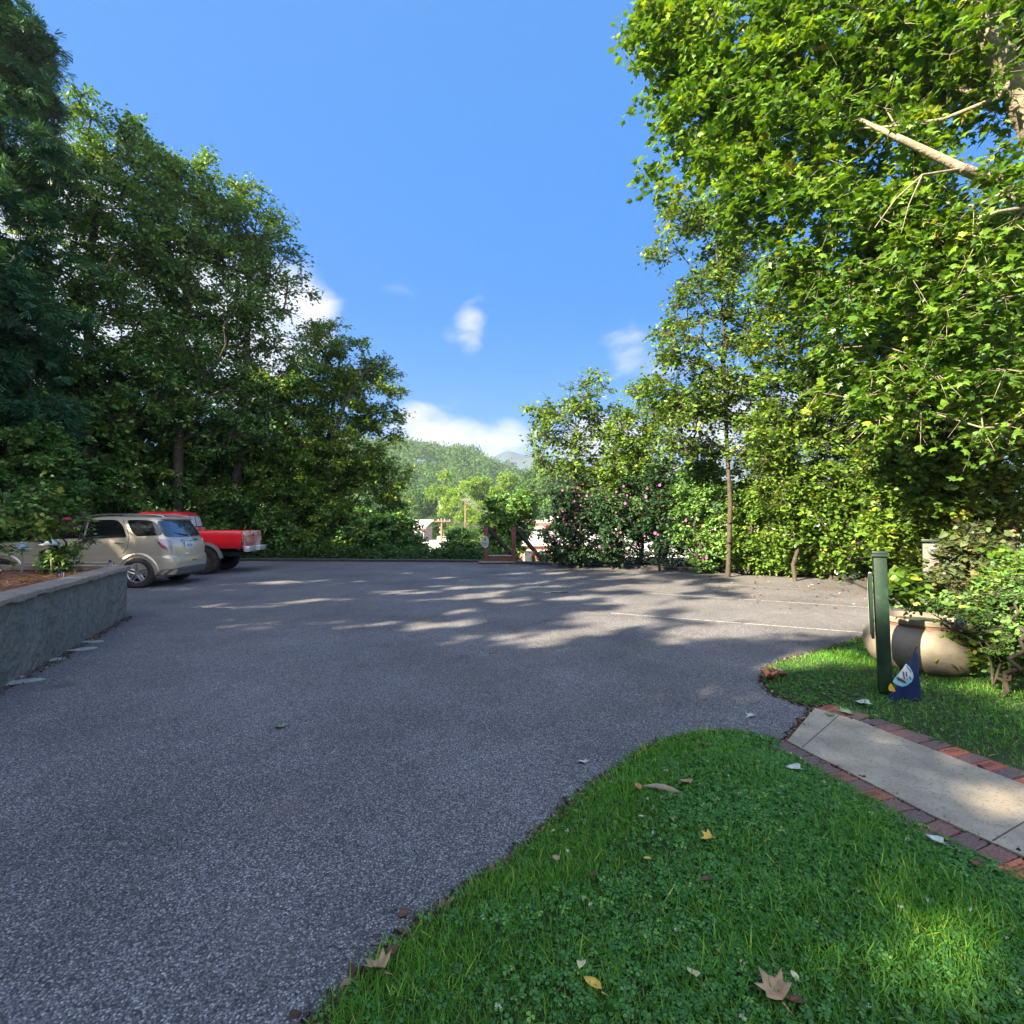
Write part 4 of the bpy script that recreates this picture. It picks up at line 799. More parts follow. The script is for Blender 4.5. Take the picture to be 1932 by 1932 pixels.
MAT['pole_wood'] = vmat('pole_wood', (.26, .16, .09), (.18, .11, .065), 8, .9)
MAT['wire'] = vmat('wire', (.16, .15, .14), (.13, .12, .11), 3, .5)
MAT['metal_grey'] = vmat('metal_grey', (.35, .36, .37), (.28, .29, .3), 10, .45, metal=.6)
POLES = []
def pole(px, py, Y, lab, arms=1, r=.15, wide=1.2, trans=False):
    top = at(px, py, Y); b = gbase(px, Y); H = top[2] - b[2]; t = thing('utility_pole', lab, 'utility pole', b, group='utility poles in the valley')
    MB().tube([(0, 0, -.3), (0, 0, H)], [r * 1.3, r * .8], 10).build('mast', MAT['pole_wood'], t); res = []
    for k in range(arms):
        z = H - .35 - k * 1.1; MB().box((0, -.16, z), (wide * 2, .12, .14)).build('crossarm', MAT['pole_wood'], t)
        for s_ in (-.9, -.35, .35, .9):
            MB().lathe([(.03, 0), (.07, .04), (.05, .09), (.07, .13), (.03, .2)], (s_ * wide, -.16, z + .07), seg=8).build('insulator', MAT['metal_grey'], t); res.append(np.array(b) + [s_ * wide, -.16, z + .27])
    if trans: MB().lathe([(.05, 0), (.28, .03), (.28, .8), (.1, .9)], (.4, -.25, H - 2.6), seg=12).build('transformer', MAT['metal_grey'], t)
    POLES.append(res); return t
pole(878, 940, 105, 'upper utility pole with one crossarm before the bright valley trees', 1, .17, 1.0)
pole(833.5, 978, 62, 'brown utility pole over the white flat roof', 1, .15, 1.1)
pole(1129 - 12, 985, 80, 'utility pole behind the flowering hedge', 1, .15, 1.2)
pole(1002, 979, 74, 'utility pole with stacked crossarms over the brick building', 2, .14, 1.9)
pole(853, 1030 - 15, 48, 'short pale pole beside the white flat-roofed building', 1, .06, .35)
pole(885, 948, 118, 'thin grey pole just right of the upper utility pole', 1, .1, .5, True)
def wire(a, b, sag, lab, r=.022):
    a, b = np.array(a), np.array(b); pts = [a + (b - a) * t - np.array([0, 0, sag * 4 * t * (1 - t)]) for t in np.linspace(0, 1, 14)]
    o = MB().tube(pts, r, 5).build('power_line', MAT['wire']); tag(o, lab, 'power line', 'power lines across the valley')
g2 = POLES[0]; g1 = POLES[1]; g4 = POLES[3]; g3 = POLES[2]
for i in range(4): wire(g1[i], g4[i], 1.1, ['power line from the brown pole to the stacked-arm pole, lowest strand', 'power line from the brown pole to the stacked-arm pole, second strand', 'power line from the brown pole to the stacked-arm pole, third strand', 'power line from the brown pole to the stacked-arm pole, nearest strand'][i], .03)
for i in range(4): wire(g2[i], at(1050 + i * 6, 1005 + i * 3, 60), 1.3, ['lowest-left', 'second', 'third', 'rightmost'][i] + ' of the four lines running down right from the upper utility pole', .035)
for i in range(2): wire(g1[i * 3], at(700, 1002 + i * 12, 50), .7, ['upper', 'lower'][i] + ' power line leaving the brown pole to the left', .03)
for i in range(3): wire(g1[i], g2[i], 1.5, ['left', 'middle', 'right'][i] + ' strand between the brown pole and the upper pole', .03)
for i in range(3): wire(g4[i], g3[i], .8, ['left', 'middle', 'right'][i] + ' strand from the stacked-arm pole into the hedge', .03)

# ------------------------------------------------------------------ stair head with brown posts
MAT['stain'] = vmat('stain', (.16, .06, .045), (.10, .045, .035), 9, .75, .3, 60)
MAT['stain_dark'] = vmat('stain_dark', (.05, .028, .024), (.035, .02, .018), 9, .8, .3, 60)
MAT['deck'] = vmat('deck', (.28, .19, .15), (.2, .14, .12), 12, .8)
MAT['sign_white'] = vmat('sign_white', (.34, .40, .38), (.3, .36, .34), 6, .5)
MAT['sign_ink'] = vmat('sign_ink', (.06, .10, .08), (.05, .08, .07), 6, .6)
MAT['red_paint'] = vmat('red_paint', (.45, .02, .03), (.35, .02, .03), 6, .4)
MAT['grey_cap'] = vmat('grey_cap', (.45, .47, .5), (.4, .42, .45), 6, .6)
gx0, gx1, gy = at(917, 1050, 19.4)[0], at(969.3, 1050, 19.4)[0], 19.4; ST = np.array([.50, .86, -.60]); 
st = thing('stair_head', 'brown wooden stair entrance with two posts and rails going down beyond the far kerb', 'stairs', ((gx0 + gx1) / 2, gy, 0)); hw = (gx1 - gx0) / 2; ztop = 1.38
for sx in (-hw, hw):
    p = MB().box((sx, 0, ztop / 2), (.165, .165, ztop), bev=.012).build('post', MAT['stain'], st)
    MB().box((sx, 0, ztop + .02), (.2, .2, .035), bev=.01).build('post_cap', MAT['stain_dark'], p)
    MB().lathe([(.045, 0), (.045, .012), (.02, .02)], (sx - .01, -.083, ztop - .27), 'Y', 16).build('reflector', MAT['red_paint'], p).rotation_euler = (0, 0, 0)
    a = np.array([sx + .06, .09, ztop - .06]); b = a + ST * 2.3
    d = Vector(ST).normalized(); u = Vector((d.y, -d.x, 0)).normalized(); w_ = u.cross(d)
    rot = Matrix((d, u, w_)).transposed()
    mid = (Vector(a) + Vector(b)) / 2; MB().box(mid, ((Vector(b) - Vector(a)).length, .10, .16), rot=rot, bev=.01).build('handrail', MAT['stain_dark'], st)
    q = a + ST * 1.45; MB().box((q[0], q[1], q[2] - .75), (.12, .12, 1.4), bev=.01).build('lower_post', MAT['stain'], st)
MB().box((0, .02, .155), (2 * hw - .165, .05, .22), bev=.006).build('riser_board', MAT['stain'], st)
MB().box((0, .03, .285), (2 * hw - .165, .11, .025), bev=.006).build('board_cap', MAT['grey_cap'], st)
MB().box((-.05, -.25, .06), (2 * hw + .42, .42, .05), bev=.008).build('landing', MAT['deck'], st)
mb = MB()
for k in range(7): mb.box((.3 + ST[0] * .33 * k, .3 + ST[1] * .33 * k, .02 - .2 * k), (2 * hw - .1, .28, .04))
mb.build('steps', MAT['deck'], st)
sg = thing('oval_sign', 'small pale oval sign with emblem and lettering on the left stair post', 'sign', (gx0 - .03, gy - .1, .80))
MB().lathe([(.02, -.012), (.148, -.012), (.155, 0), (.148, .012), (.02, .012)], (0, 0, 0), 'Y', 40).build('board', MAT['sign_white'], sg).scale = (.95, 1, 1.52)
mb = MB(); mb.box((0, -.017, .1), (.05, .004, .10)); mb.box((-.018, -.017, .085), (.018, .004, .04)); mb.box((.018, -.017, .085), (.018, .004, .04)); mb.tube([(-.04, -.017, .05), (0, -.017, .04), (.04, -.017, .05)], .004, 6)
mb.build('emblem', MAT['sign_ink'], sg, sharp=0)
mb = MB()
for z_, w_ in ((-.035, .2), (-.075, .18), (-.125, .11)):
    x = -w_ / 2
    while x < w_ / 2: lw = random.uniform(.006, .016); mb.box((x + lw / 2, -.0165, z_), (lw, .004, .02 if z_ > -.1 else .01)); x += lw + .004
mb.build('lettering', MAT['sign_ink'], sg, sharp=0)

# ------------------------------------------------------------------ raised bed on the left
MAT['stucco'] = vmat('stucco', (.175, .175, .16), (.13, .14, .13), 2.4, .8, .8, 9, c3=(.05, .07, .075), s3=11, f3=.8, bdist=.10)
MAT['cap_stone'] = vmat('cap_stone', (.30, .25, .21), (.20, .165, .14), 7, .9, .8, 50, c3=(.1, .085, .06), s3=13, f3=.6, bdist=.02)
CX, CY = -6.30, 8.40; NEAR = (-4.72, 4.70); ZC = .84
bedp = [(CX, CY), (-14.5, 8.75), (-14.5, .2), (-3.0, .2), (-4.0, 2.9), NEAR]
bed = thing('raised_bed', 'raised corner bed with a blue-grey stucco wall and weathered cap, left foreground', 'raised bed', (CX, CY, 0)); b0 = np.array([CX, CY, 0])
def strip_wall(pts, thick, z0, z1, name, mat, jit=0.0, over=0.0, jz=0.0):
    P = resample(pts, .12); mb = MB(); rg_ = random.Random(3); rings = []
    for i, p in enumerate(P):
        a = Vector((*P[max(i - 1, 0)], 0)); c = Vector((*P[min(i + 1, len(P) - 1)], 0)); t = (c - a).normalized(); n = Vector((t.y, -t.x, 0)); q = Vector((*p, 0)) - Vector(b0)
        j = jit * rg_.uniform(-1, 1); k = jz * rg_.uniform(-1, 1)
        prof = [(over + j, z0 + k), (over + j * .6, z1 - .012), (over - .015, z1), (-thick - over + .01, z1), (-thick - over, z0)]
        rings.append([mb.bm.verts.new(q + n * x + Vector((0, 0, z))) for x, z in prof])
    m_ = len(rings[0])
    for i in range(len(rings) - 1):
        for k in range(m_): mb.bm.faces.new((rings[i][k], rings[i + 1][k], rings[i + 1][(k + 1) % m_], rings[i][(k + 1) % m_]))
    mb.bm.faces.new(rings[0]); mb.bm.faces.new(rings[-1][::-1]); return mb.build(name, mat, bed, sharp=50)
near_line = [(-3.0, .2), (-4.0, 2.9), NEAR, (-5.5, 6.55), (CX, CY)]; far_line = [(CX, CY), (-14.5, 8.75)]
strip_wall(near_line, .2, -.1, ZC - .06, 'wall', MAT['stucco'], .004); strip_wall([(CX - .001, CY - .002), (-14.5, 8.748)][::1], .2, -.1, ZC - .062, 'wall', MAT['stucco'], .004)
strip_wall(near_line, .2, ZC - .06, ZC, 'cap', MAT['cap_stone'], .014, .045, .012); strip_wall([(CX - .12, CY - .002), (-14.5, 8.748)], .2, ZC - .058, ZC + .004, 'cap', MAT['cap_stone'], .01, .03, .006)
bm = bmesh.new(); f = bm.faces.new([bm.verts.new((x - CX, y - CY, .70)) for x, y in [(CX - .16, CY - .14), (-14.3, 8.6), (-14.3, .3), (-3.3, .3), (-4.2, 3.0), (NEAR[0] - .17, NEAR[1] - .05)]]); bmesh.ops.triangulate(bm, faces=[f])
for _ in range(5): bmesh.ops.subdivide_edges(bm, edges=[e for e in bm.edges if e.calc_length() > .3], cuts=1); bmesh.ops.triangulate(bm, faces=bm.faces)
for v_ in bm.verts: v_.co.z += .05 + .06 * mnoise.noise(v_.co * 1.7) + .03 * mnoise.noise(v_.co * 6)
me = bpy.data.meshes.new('straw_mulch'); bm.to_mesh(me); bm.free(); me.materials.append(MAT['straw']); link('straw_mulch', me, bed)
MAT['needle_straw'] = leaf_mat('needle_straw', [(0, (.13, .065, .04)), (.5, (.27, .14, .08)), (1, (.44, .27, .17))], .1, .8, .2, (1, 1, 1))
STRAWN = (np.array([(-.012, 0, 0), (.012, 0, 0), (.006, 1, .08), (-.3, .9, .1), (-.28, .93, .1)]), np.array([(0, 1, 2), (0, 3, 4)]))
def straw_scatter(poly, n, zf, name, lab, parent=None, off=np.zeros(3), size=.16):
    Q = scatter(poly, n); m_ = len(Q); P = np.c_[Q, zf(Q) + rng.uniform(0, .035, m_)] - off
    V, F, v = instance(*STRAWN, P, rot_basis(rng.uniform(0, 6.28, m_), rng.normal(.05, .2, m_), rng.normal(0, .6, m_)), rng.uniform(.6, 1.2, m_) * size, rng.random(m_))
    o = link(name, fast_mesh(name, V, F, [MAT['needle_straw']], v), parent); o['kind'] = 'stuff'
    if parent is None: tag(o, lab, 'pine straw')
    return o
def bedz(Q): return np.array([.75 + .06 * mnoise.noise(Vector((x - CX, y - CY, .7)) * 1.7) + .03 * mnoise.noise(Vector((x - CX, y - CY, .7)) * 6) for x, y in Q])
straw_scatter([(CX - .18, CY - .2), (-9.5, 8.45), (-9.5, 5), (-5.2, 3.2), (NEAR[0] - .22, NEAR[1] - .05)], 14000, bedz, 'pine_needles', '', bed, b0)
# bed plants
def shrub(lab, base, blobs, n, ls, mat, tmpl, seed, clump=.16, per=26, r0=.02, name='shrub', group=None, cat='shrub', rtwig=.0035, bark='bark', **kw):
    return tree(name, lab, cat, base, blobs, n, ls, mat, tmpl, clump=clump, per=per, r0=r0, seed=seed, rtwig=rtwig, group=group, bark=bark, **kw)
PB = 'rose bushes in the raised bed'
def pb(px, py, Y, rpx, a=1.): c = at(px, py, Y); r = rpx * Y / 966; return (*c, r, r * .8, r * a)
def bb(px, py, Y=None): return tuple(gr(px, py, .72))
shrub('leafy rose bush over the two garden lights in the raised bed', bb(95, 1078), [pb(85, 965, 7.4, 44), pb(50, 985, 7.2, 36), pb(100, 985, 7.5, 26), pb(75, 945, 7.3, 28)], 520, .075, MAT['leaf_mid'], OVAL, 301, .2, 30, .022, group=PB)
shrub('small bushy plant at the foot of the taller garden light', bb(112, 1078), [pb(126, 1050, 7.9, 26, .9), pb(104, 1062, 7.9, 20, .7)], 900, .06, MAT['leaf_dark'], OVAL, 302, .14, 30, .012, group=PB)
shrub('bare-stemmed rose with a pink bloom and few leaves, nearest the wall corner', bb(142, 1077), [pb(150, 1000, 7.5, 26), pb(122, 990, 7.5, 18), pb(165, 1020, 7.5, 16)], 170, .06, MAT['leaf_mid'], OVAL, 303, .16, 9, .022, group=PB, shell=1.0, rtwig=.006)
shrub('thin-stemmed rose bush at the left picture edge in the raised bed', bb(12, 1098), [pb(10, 960, 6.5, 50), pb(40, 940, 6.6, 35), pb(-20, 1000, 6.4, 60), pb(5, 1010, 6.5, 26)], 260, .075, MAT['leaf_dark'], OVAL, 304, .22, 26, .02, group=PB)
mb = MB(); pr = at(127, 980.6, 7.5)
for k in range(14):
    a = k * 2.4; r_ = .012 + .0022 * k; c = Vector((r_ * math.cos(a), r_ * math.sin(a), .018 - .0012 * k)); mb.box(c, (.03, .012, .034), rot=Matrix.Rotation(a, 3, 'Z') @ Matrix.Rotation(.3 + .05 * k, 3, 'X'), bev=.004)
o = mb.build('rose_bloom', vmat('rose', (.75, .07, .16), (.6, .05, .12), 30, .6), None, tuple(pr)); tag(o, 'single pink rose bloom in front of the beige car window', 'flower')
MAT['lamp_metal'] = vmat('lamp_metal', (.30, .38, .48), (.22, .28, .36), 8, .35, metal=.3)
MAT['lamp_stake'] = vmat('lamp_stake', (.34, .34, .30), (.28, .28, .25), 8, .5)
def garden_light(px, py, base_py, w, lab):
    Y = base_py; b = np.array([(px - 966) / 966 * Y, Y, .74]); top = at(px, py, Y); H = top[2] - b[2]; r_ = w / 2 * Y / 966
    t = thing('garden_light', lab, 'garden light', tuple(b), group='garden lights in the raised bed')
    MB().tube([(0, 0, -.05), (0, 0, H - .1)], [.013, .013], 10).build('stake', MAT['lamp_stake'], t)
    MB().lathe([(.03, 0), (.036, .01), (.036, .05), (.03, .06)], (0, 0, H - .12), seg=16).build('lens', vmat('lens', (.3, .32, .3), None, 4, .3), t)
    sh = MB().lathe([(r_, 0), (r_ * .97, .008), (r_ * .6, .028), (r_ * .35, .06), (r_ * .18, .078), (.01, .083)], (0, 0, H - .085), seg=32).build('lamp_shade', MAT['lamp_metal'], t)
    MB().lathe([(.012, 0), (.016, .012), (.004, .03)], (0, 0, H - .004), seg=12).build('finial', MAT['lamp_metal'], sh)
garden_light(99, 1017, 7.75, 38, 'taller garden light with a wide pale-blue shade in the raised bed')
garden_light(43, 1025, 8.0, 27, 'garden light with a smaller shade, left of the pale-blue one')
# small striped flags
def stick_flag(px, py, lab, s_, lean):
    b = gr(px, py, .74); t = thing('small_flag', lab, 'flag', tuple(b), .3)
    MB().tube([(0, 0, -.03), (lean * .5, 0, s_ * 1.3)], .003, 6).build('stick', MAT['bark_pale'], t)
    reds = MB(); wh = MB()
    for k in range(7): (reds if k % 2 == 0 else wh).box((s_ * .07 + s_ * .1 * k, -.004 + .004 * math.sin(k), s_ * .75 - .006 * k), (s_ * .1, .003, s_ * (.75 if k > 2 else .4)))
    cl = wh.build('cloth', vmat('flag_white', (.6, .58, .62), None, 5, .8), t, sharp=0); reds.build('stripe', vmat('flag_red', (.14, .02, .06), None, 5, .8), cl, sharp=0)
    MB().box((s_ * .2, -.004, s_ * .95), (s_ * .36, .004, s_ * .36)).build('canton', vmat('flag_blue', (.03, .03, .12), None, 5, .8), cl, sharp=0)
stick_flag(108, 1096, 'tiny striped flag leaning low behind the cap of the raised bed', .13, .03)
stick_flag(205, 1070, 'tiny dark striped flag near the far corner of the raised bed', .11, .0)
# flat stones and splashed pebbles at the wall foot
MAT['stone_white'] = vmat('stone_white', (.34, .38, .37), (.22, .25, .24), 30, .8, .4, 90, c3=(.05, .05, .05), s3=60, f3=.5)
for i, (px, py, wx, wy, lab) in enumerate([(176, 1211, .28, .12, 'flat pale stone on the asphalt, farthest along the stucco wall'), (152, 1225.6, .34, .15, 'flat pale stone second from the far wall corner'), (99, 1245, .24, .12, 'flat pale stone touching the middle of the wall foot'),
                                           (71, 1256.8, .07, .05, 'small bright white pebble at the wall foot'), (24, 1279, .2, .1, 'pale stone tight against the wall near the left edge'), (30, 1288, .42, .16, 'largest speckled pale stone at the left edge of the lot')]):
    p = gr(px, py); bm = bmesh.new(); bmesh.ops.create_icosphere(bm, subdivisions=3, radius=1)
    for v_ in bm.verts:
        n_ = 1 + .22 * mnoise.noise(v_.co * 1.6 + Vector((i * 3, 0, 0))) + .1 * mnoise.noise(v_.co * 5 + Vector((i, 0, 0))); v_.co = Vector((v_.co.x * wx / 2 * n_, v_.co.y * wy / 2 * n_, max(v_.co.z, -.2) * .014 * n_ + .002))
    me = bpy.data.meshes.new('flat_stone'); bm.to_mesh(me); bm.free(); me.materials.append(MAT['stone_white']); [setattr(q, 'use_smooth', True) for q in me.polygons]
    o = link('flat_stone', me, None, tuple(p)); o.rotation_euler = (0, 0, R(random.uniform(-15, 25) + 20)); tag(o, lab, 'stone', 'stones at the foot of the stucco wall')

# ------------------------------------------------------------------ right side: straw bed, planter, post, pennant, pedestal, shrubs
BEDR = [tuple(p) for p in resample(RIGHT_EDGE[::-1], .4)]
BEDR = [(x + .2, y) for x, y in BEDR if y > 6.2] + [(4.75, 6.5), (6.2, 6.3), (8.5, 6.7), (13, 7.4), (16, 10), (11, 12.6), (9.3, 13.6)]
def straw_base(poly, name, zz):
    bm = bmesh.new(); f = bm.faces.new([bm.verts.new((x, y, zz)) for x, y in poly]); bmesh.ops.triangulate(bm, faces=[f])
    for _ in range(4): bmesh.ops.subdivide_edges(bm, edges=[e for e in bm.edges if e.calc_length() > .5], cuts=1); bmesh.ops.triangulate(bm, faces=bm.faces)
    for v_ in bm.verts: v_.co.z = max(float(height(np.array([v_.co.x]), np.array([v_.co.y]))[0]) + .05, -9) + .05 + .03 * mnoise.noise(v_.co * 2)
    me = bpy.data.meshes.new(name); bm.to_mesh(me); bm.free(); me.materials.append(MAT['straw']); o = link(name, me); o['kind'] = 'structure'
straw_base(BEDR, 'pine_straw_bed', .02)
straw_scatter(BEDR, 16000, lambda Q: height(Q[:, 0], Q[:, 1]) + .09, 'pine_straw', 'orange pine straw spread under the right-hand trees behind the stone planter', size=.2)
# forest-floor litter and ground cover beyond the kerb
MAT['cover'] = leaf_mat('cover', [(0, (.02, .06, .015)), (.5, (.045, .11, .025)), (1, (.10, .18, .04))], .3, .5, .3)
def cover(poly, n, name, lab, size, hmax):
    Q = scatter(poly, n, lambda q: np.clip(.6 + .5 * fbm2(q, 1.5, 9), .1, 1)); m_ = len(Q); P = np.c_[Q, height(Q[:, 0], Q[:, 1]) + rng.uniform(0, 1, m_) ** 1.6 * hmax * (1 + .5 * fbm2(Q, 2.5, 4)) + .05]
    V, F, v = instance(*OVAL, P, rot_basis(rng.uniform(0, 6.28, m_), rng.normal(.1, .5, m_), rng.normal(0, .6, m_)), rng.uniform(.6, 1.3, m_) * size, np.clip(rng.normal(.45, .2, m_), 0, 1))
    o = link(name, fast_mesh(name, V, F, [MAT['cover']], v)); tag(o, lab, 'ground cover', kind='stuff')
kz = [(x, y + .3) for x, y in KERB]
cover(kz[:7] + [(1.6, 20.5), (5, 19.2), (10, 16)], 30000, 'ground_cover', 'low weeds and ivy under the flowering hedge behind the right kerb', .08, .5)
for i, (px, Y, r_, lab) in enumerate([(1450, 14.9, 26, 'low leafy bush behind the kerb, first to the right of the slender trunk'), (1505, 14.5, 28, 'low leafy bush behind the kerb left of the thin kerbside trunk'), (1585, 13.9, 27, 'low leafy bush behind the kerb right of the thin kerbside trunk'), (1650, 14.3, 26, 'low leafy bush behind the post top'), (1715, 13.3, 30, 'leafy bush under the yellow-green tree, right of the green post')]):
    tree('low_bush', lab, 'bush', gbase(px, Y), [blob(px, 1046, Y, r_), blob(px - r_ * .8, 1058, Y, r_ * .7), blob(px + r_ * .8, 1056, Y, r_ * .75)], 6500, .085, MAT['leaf_mid'], OVAL, clump=.26, per=60, r0=.03, seed=440 + i, group='low bushes behind the right kerb', rtwig=.005, minr=.006)
cover([(-.3, 19.8), (-3.6, 20.5), (-9.5, 21), (-17, 21.9), (-17, 25), (-8, 24.5), (-2, 23.5), (0, 22)], 30000, 'ground_cover', 'low weeds and ivy beneath the left tree row behind the kerb', .1, .6)

MAT['planter'] = vmat('planter', (.25, .215, .165), (.165, .15, .12), 3, .8, .4, 90, c3=(.16, .14, .11), s3=22, f3=.6, lo=.35, hi=.65)
MAT['planter_band'] = vmat('planter_band', (.17, .085, .045), (.11, .06, .04), 12, .85)
pc = gr(1727, 1240); pc = np.array([4.28, 5.36, .0])
pl = thing('planter', 'large round weathered concrete planter bowl on the grass behind the green post', 'planter', tuple(pc)); pl.scale = (.93, .93, .93)
MB().lathe([(.24, 0), (.40, .05), (.49, .12), (.54, .21), (.56, .30), (.553, .38), (.52, .445), (.45, .495), (.375, .522)], seg=56).build('bowl', MAT['planter'], pl)
MB().lathe([(.374, .518), (.358, .526), (.353, .545), (.356, .556)], seg=56).build('band', MAT['planter_band'], pl)
MB().lathe([(.354, .553), (.37, .558), (.375, .598), (.365, .61), (.335, .61), (.32, .585), (.31, .52)], seg=56, cap=False).build('rim', MAT['planter'], pl)
MB().lathe([(.002, .56), (.315, .555)], seg=32, cap=False).build('soil', MAT['soil'], pl)

MAT['post_green'] = vmat('post_green', (.004, .026, .013), (.003, .018, .010), 7, .5, .3, 120, c3=(.03, .07, .035), s3=18, f3=.35, spec=.35)
MAT['post_dark'] = vmat('post_dark', (.012, .028, .022), (.009, .02, .016), 9, .4)
pp = gr(1679, 1322); pw = .098
post = thing('sign_post', 'square green wooden post with a dark cap, standing in the grass before the planter', 'post', (pp[0], pp[1] + .05, 0), R(-36 + 8)); H = 1.25
post.rotation_euler = (0, R(-1.5), R(-28))
MB().box((0, 0, H / 2), (pw, pw, H), bev=.006).build('shaft', MAT['post_green'], post)
MB().box((0, 0, H + .006), (pw + .035, pw + .035, .02), bev=.004).box((0, 0, H + .03), (pw + .018, pw + .018, .03), bev=.01).build('post_cap', MAT['post_dark'], post)
prof = [(0, .52), (.30, .52), (.30, .93), (.27, .95), (.26, .99), (.22, 1.03), (.15, 1.05), (.08, 1.09), (0, 1.10)]
bmx = bmesh.new(); a = [bmx.verts.new((-pw / 2 - .012, y, z)) for y, z in prof]; b = [bmx.verts.new((-pw / 2 - .034, y, z)) for y, z in prof]
bmx.faces.new(a); bmx.faces.new(b[::-1]); n = len(prof); fr_ = [bmx.faces.new((a[i], a[(i + 1) % n], b[(i + 1) % n], b[i])) for i in range(n)]
bmesh.ops.recalc_face_normals(bmx, faces=bmx.faces); me = bpy.data.meshes.new('sign_board'); bmx.to_mesh(me); bmx.free(); me.materials.append(MAT['post_green']); ob_ = link('sign_board', me, post); ob_.location = (0, -.02, 0); ob_.rotation_euler = (0, 0, R(-4))
MB().tube([(-pw / 2 - .022, y, z) for y, z in prof[1:8]], .0135, 6).build('sign_trim', vmat('sign_edge', (.62, .6, .55), (.5, .48, .45), 20, .7), ob_)

# pennant: navy blue flag hanging limp from a leaning stick
MAT['navy'] = vmat('navy', (.018, .045, .19), (.012, .028, .11), 5, .8, .3, 200)
fp = gr(1697, 1330); f0 = thing('navy_flag', 'small navy blue flag with ship disc and yellow anchor, drooping beside the post', 'flag', (fp[0] - .02, fp[1] - .02, .02)); f0.scale = (1.18,) * 3; kf = fp[1] / 966
def F3(px, py, dy=0.0): return Vector(((px - 1697) * kf, dy, (1330 - py) * kf))
MB().tube([F3(1728, 1327, .02), F3(1725, 1290, .02), F3(1723, 1255, .01), F3(1727, 1240, 0)], .0035, 8).build('stick', MAT['post_dark'], f0)
MB().lathe([(.002, 0), (.005, .006), (.004, .014), (.001, .024)], tuple(F3(1727, 1241)), seg=10).build('finial', vmat('gilt', (.4, .3, .12), None, 5, .4, metal=.6), f0)
def cloth(px, py):   # folds of the hanging cloth
    t = (py - 1250) / 80; u = (px - 1725) / 55
    return .012 * math.sin(px * .22 + py * .05) * max(0, t) - .02 * t * (1 - abs(u)) - .008
L_ = [(1724, 1249), (1711, 1268), (1700, 1286), (1689, 1305), (1677, 1322), (1668, 1330)]; R_ = [(1726, 1249), (1727, 1268), (1726, 1286), (1727, 1305), (1728, 1320), (1726, 1331)]
bmf = bmesh.new(); rows = []
for j in range(25):
    t = j / 24 * 5; i = min(4, int(t)); q = t - i; lx = [L_[i][k] + (L_[i + 1][k] - L_[i][k]) * q for k in (0, 1)]; rx = [R_[i][k] + (R_[i + 1][k] - R_[i][k]) * q for k in (0, 1)]
    rows.append([bmf.verts.new(F3(lx[0] + (rx[0] - lx[0]) * k / 14, lx[1] + (rx[1] - lx[1]) * k / 14, cloth(lx[0] + (rx[0] - lx[0]) * k / 14, lx[1]))) for k in range(15)])
for j in range(24):
    for k in range(14): bmf.faces.new((rows[j][k], rows[j][k + 1], rows[j + 1][k + 1], rows[j + 1][k])).smooth = True
bmesh.ops.solidify(bmf, geom=bmf.faces, thickness=.002); me = bpy.data.meshes.new('cloth'); bmf.to_mesh(me); bmf.free(); me.materials.append(MAT['navy']); flag = link('cloth', me, f0)
def fpatch(name, pts, mat, d=.004):
    """printed shape lying on the cloth"""
    bm = bmesh.new(); f = bm.faces.new([bm.verts.new((x, y, 0)) for x, y in pts]); bmesh.ops.triangulate(bm, faces=[f])
    for _ in range(2): bmesh.ops.subdivide_edges(bm, edges=bm.edges, cuts=1); bmesh.ops.triangulate(bm, faces=bm.faces)
    for v_ in bm.verts: v_.co = F3(v_.co.x, v_.co.y, cloth(v_.co.x, v_.co.y) - d)
    me = bpy.data.meshes.new(name); bm.to_mesh(me); bm.free(); me.materials.append(mat); return link(name, me, flag)
def ZF(x, y): return (1614.26 + x * .0869, 1226.8 + y * .0869)     # photo detail -> view px
sc_ = (260 / 1932) / 1.5487; zf = lambda x, y: (1614.3 + x * sc_, 1226.8 + y * sc_)
fpatch('disc', [zf(*p) for p in [(1060, 455), (1130, 520), (1185, 620), (1195, 700), (1160, 790), (1080, 850), (980, 865), (890, 840), (830, 790), (860, 720), (920, 640), (990, 550)]], vmat('sky_print', (.22, .50, .66), (.18, .42, .58), 8, .8))
fpatch('sails', [zf(*p) for p in [(1040, 490), (1100, 560), (1150, 640), (1160, 720), (1060, 750), (980, 740), (920, 690), (930, 640), (980, 570)]], vmat('sail_print', (.62, .62, .66), (.3, .32, .45), 160, .8), .0055)
fpatch('hull', [zf(*p) for p in [(880, 690), (960, 725), (1030, 770), (1068, 818), (980, 790), (900, 750)]], vmat('hull_print', (.07, .03, .03), None, 8, .8), .0065)
for a, b in (((980, 590), (1010, 735)), ((1050, 500), (1150, 615)), ((1110, 690), (1140, 745)), ((1040, 715), (1080, 740)), ((1040, 600), (1060, 690))):
    fpatch('rigging', [zf(*a), zf(a[0] + 22, a[1]), zf(b[0] + 14, b[1]), zf(b[0] - 8, b[1])], vmat('rig_print', (.03, .03, .09), None, 8, .8), .007)
fpatch('anchor', [zf(*p) for p in [(800, 815), (825, 860), (828, 930), (860, 950), (830, 965), (775, 958), (748, 915), (760, 860)]], vmat('gold_print', (.75, .42, .02), (.65, .35, .02), 8, .7), .005)

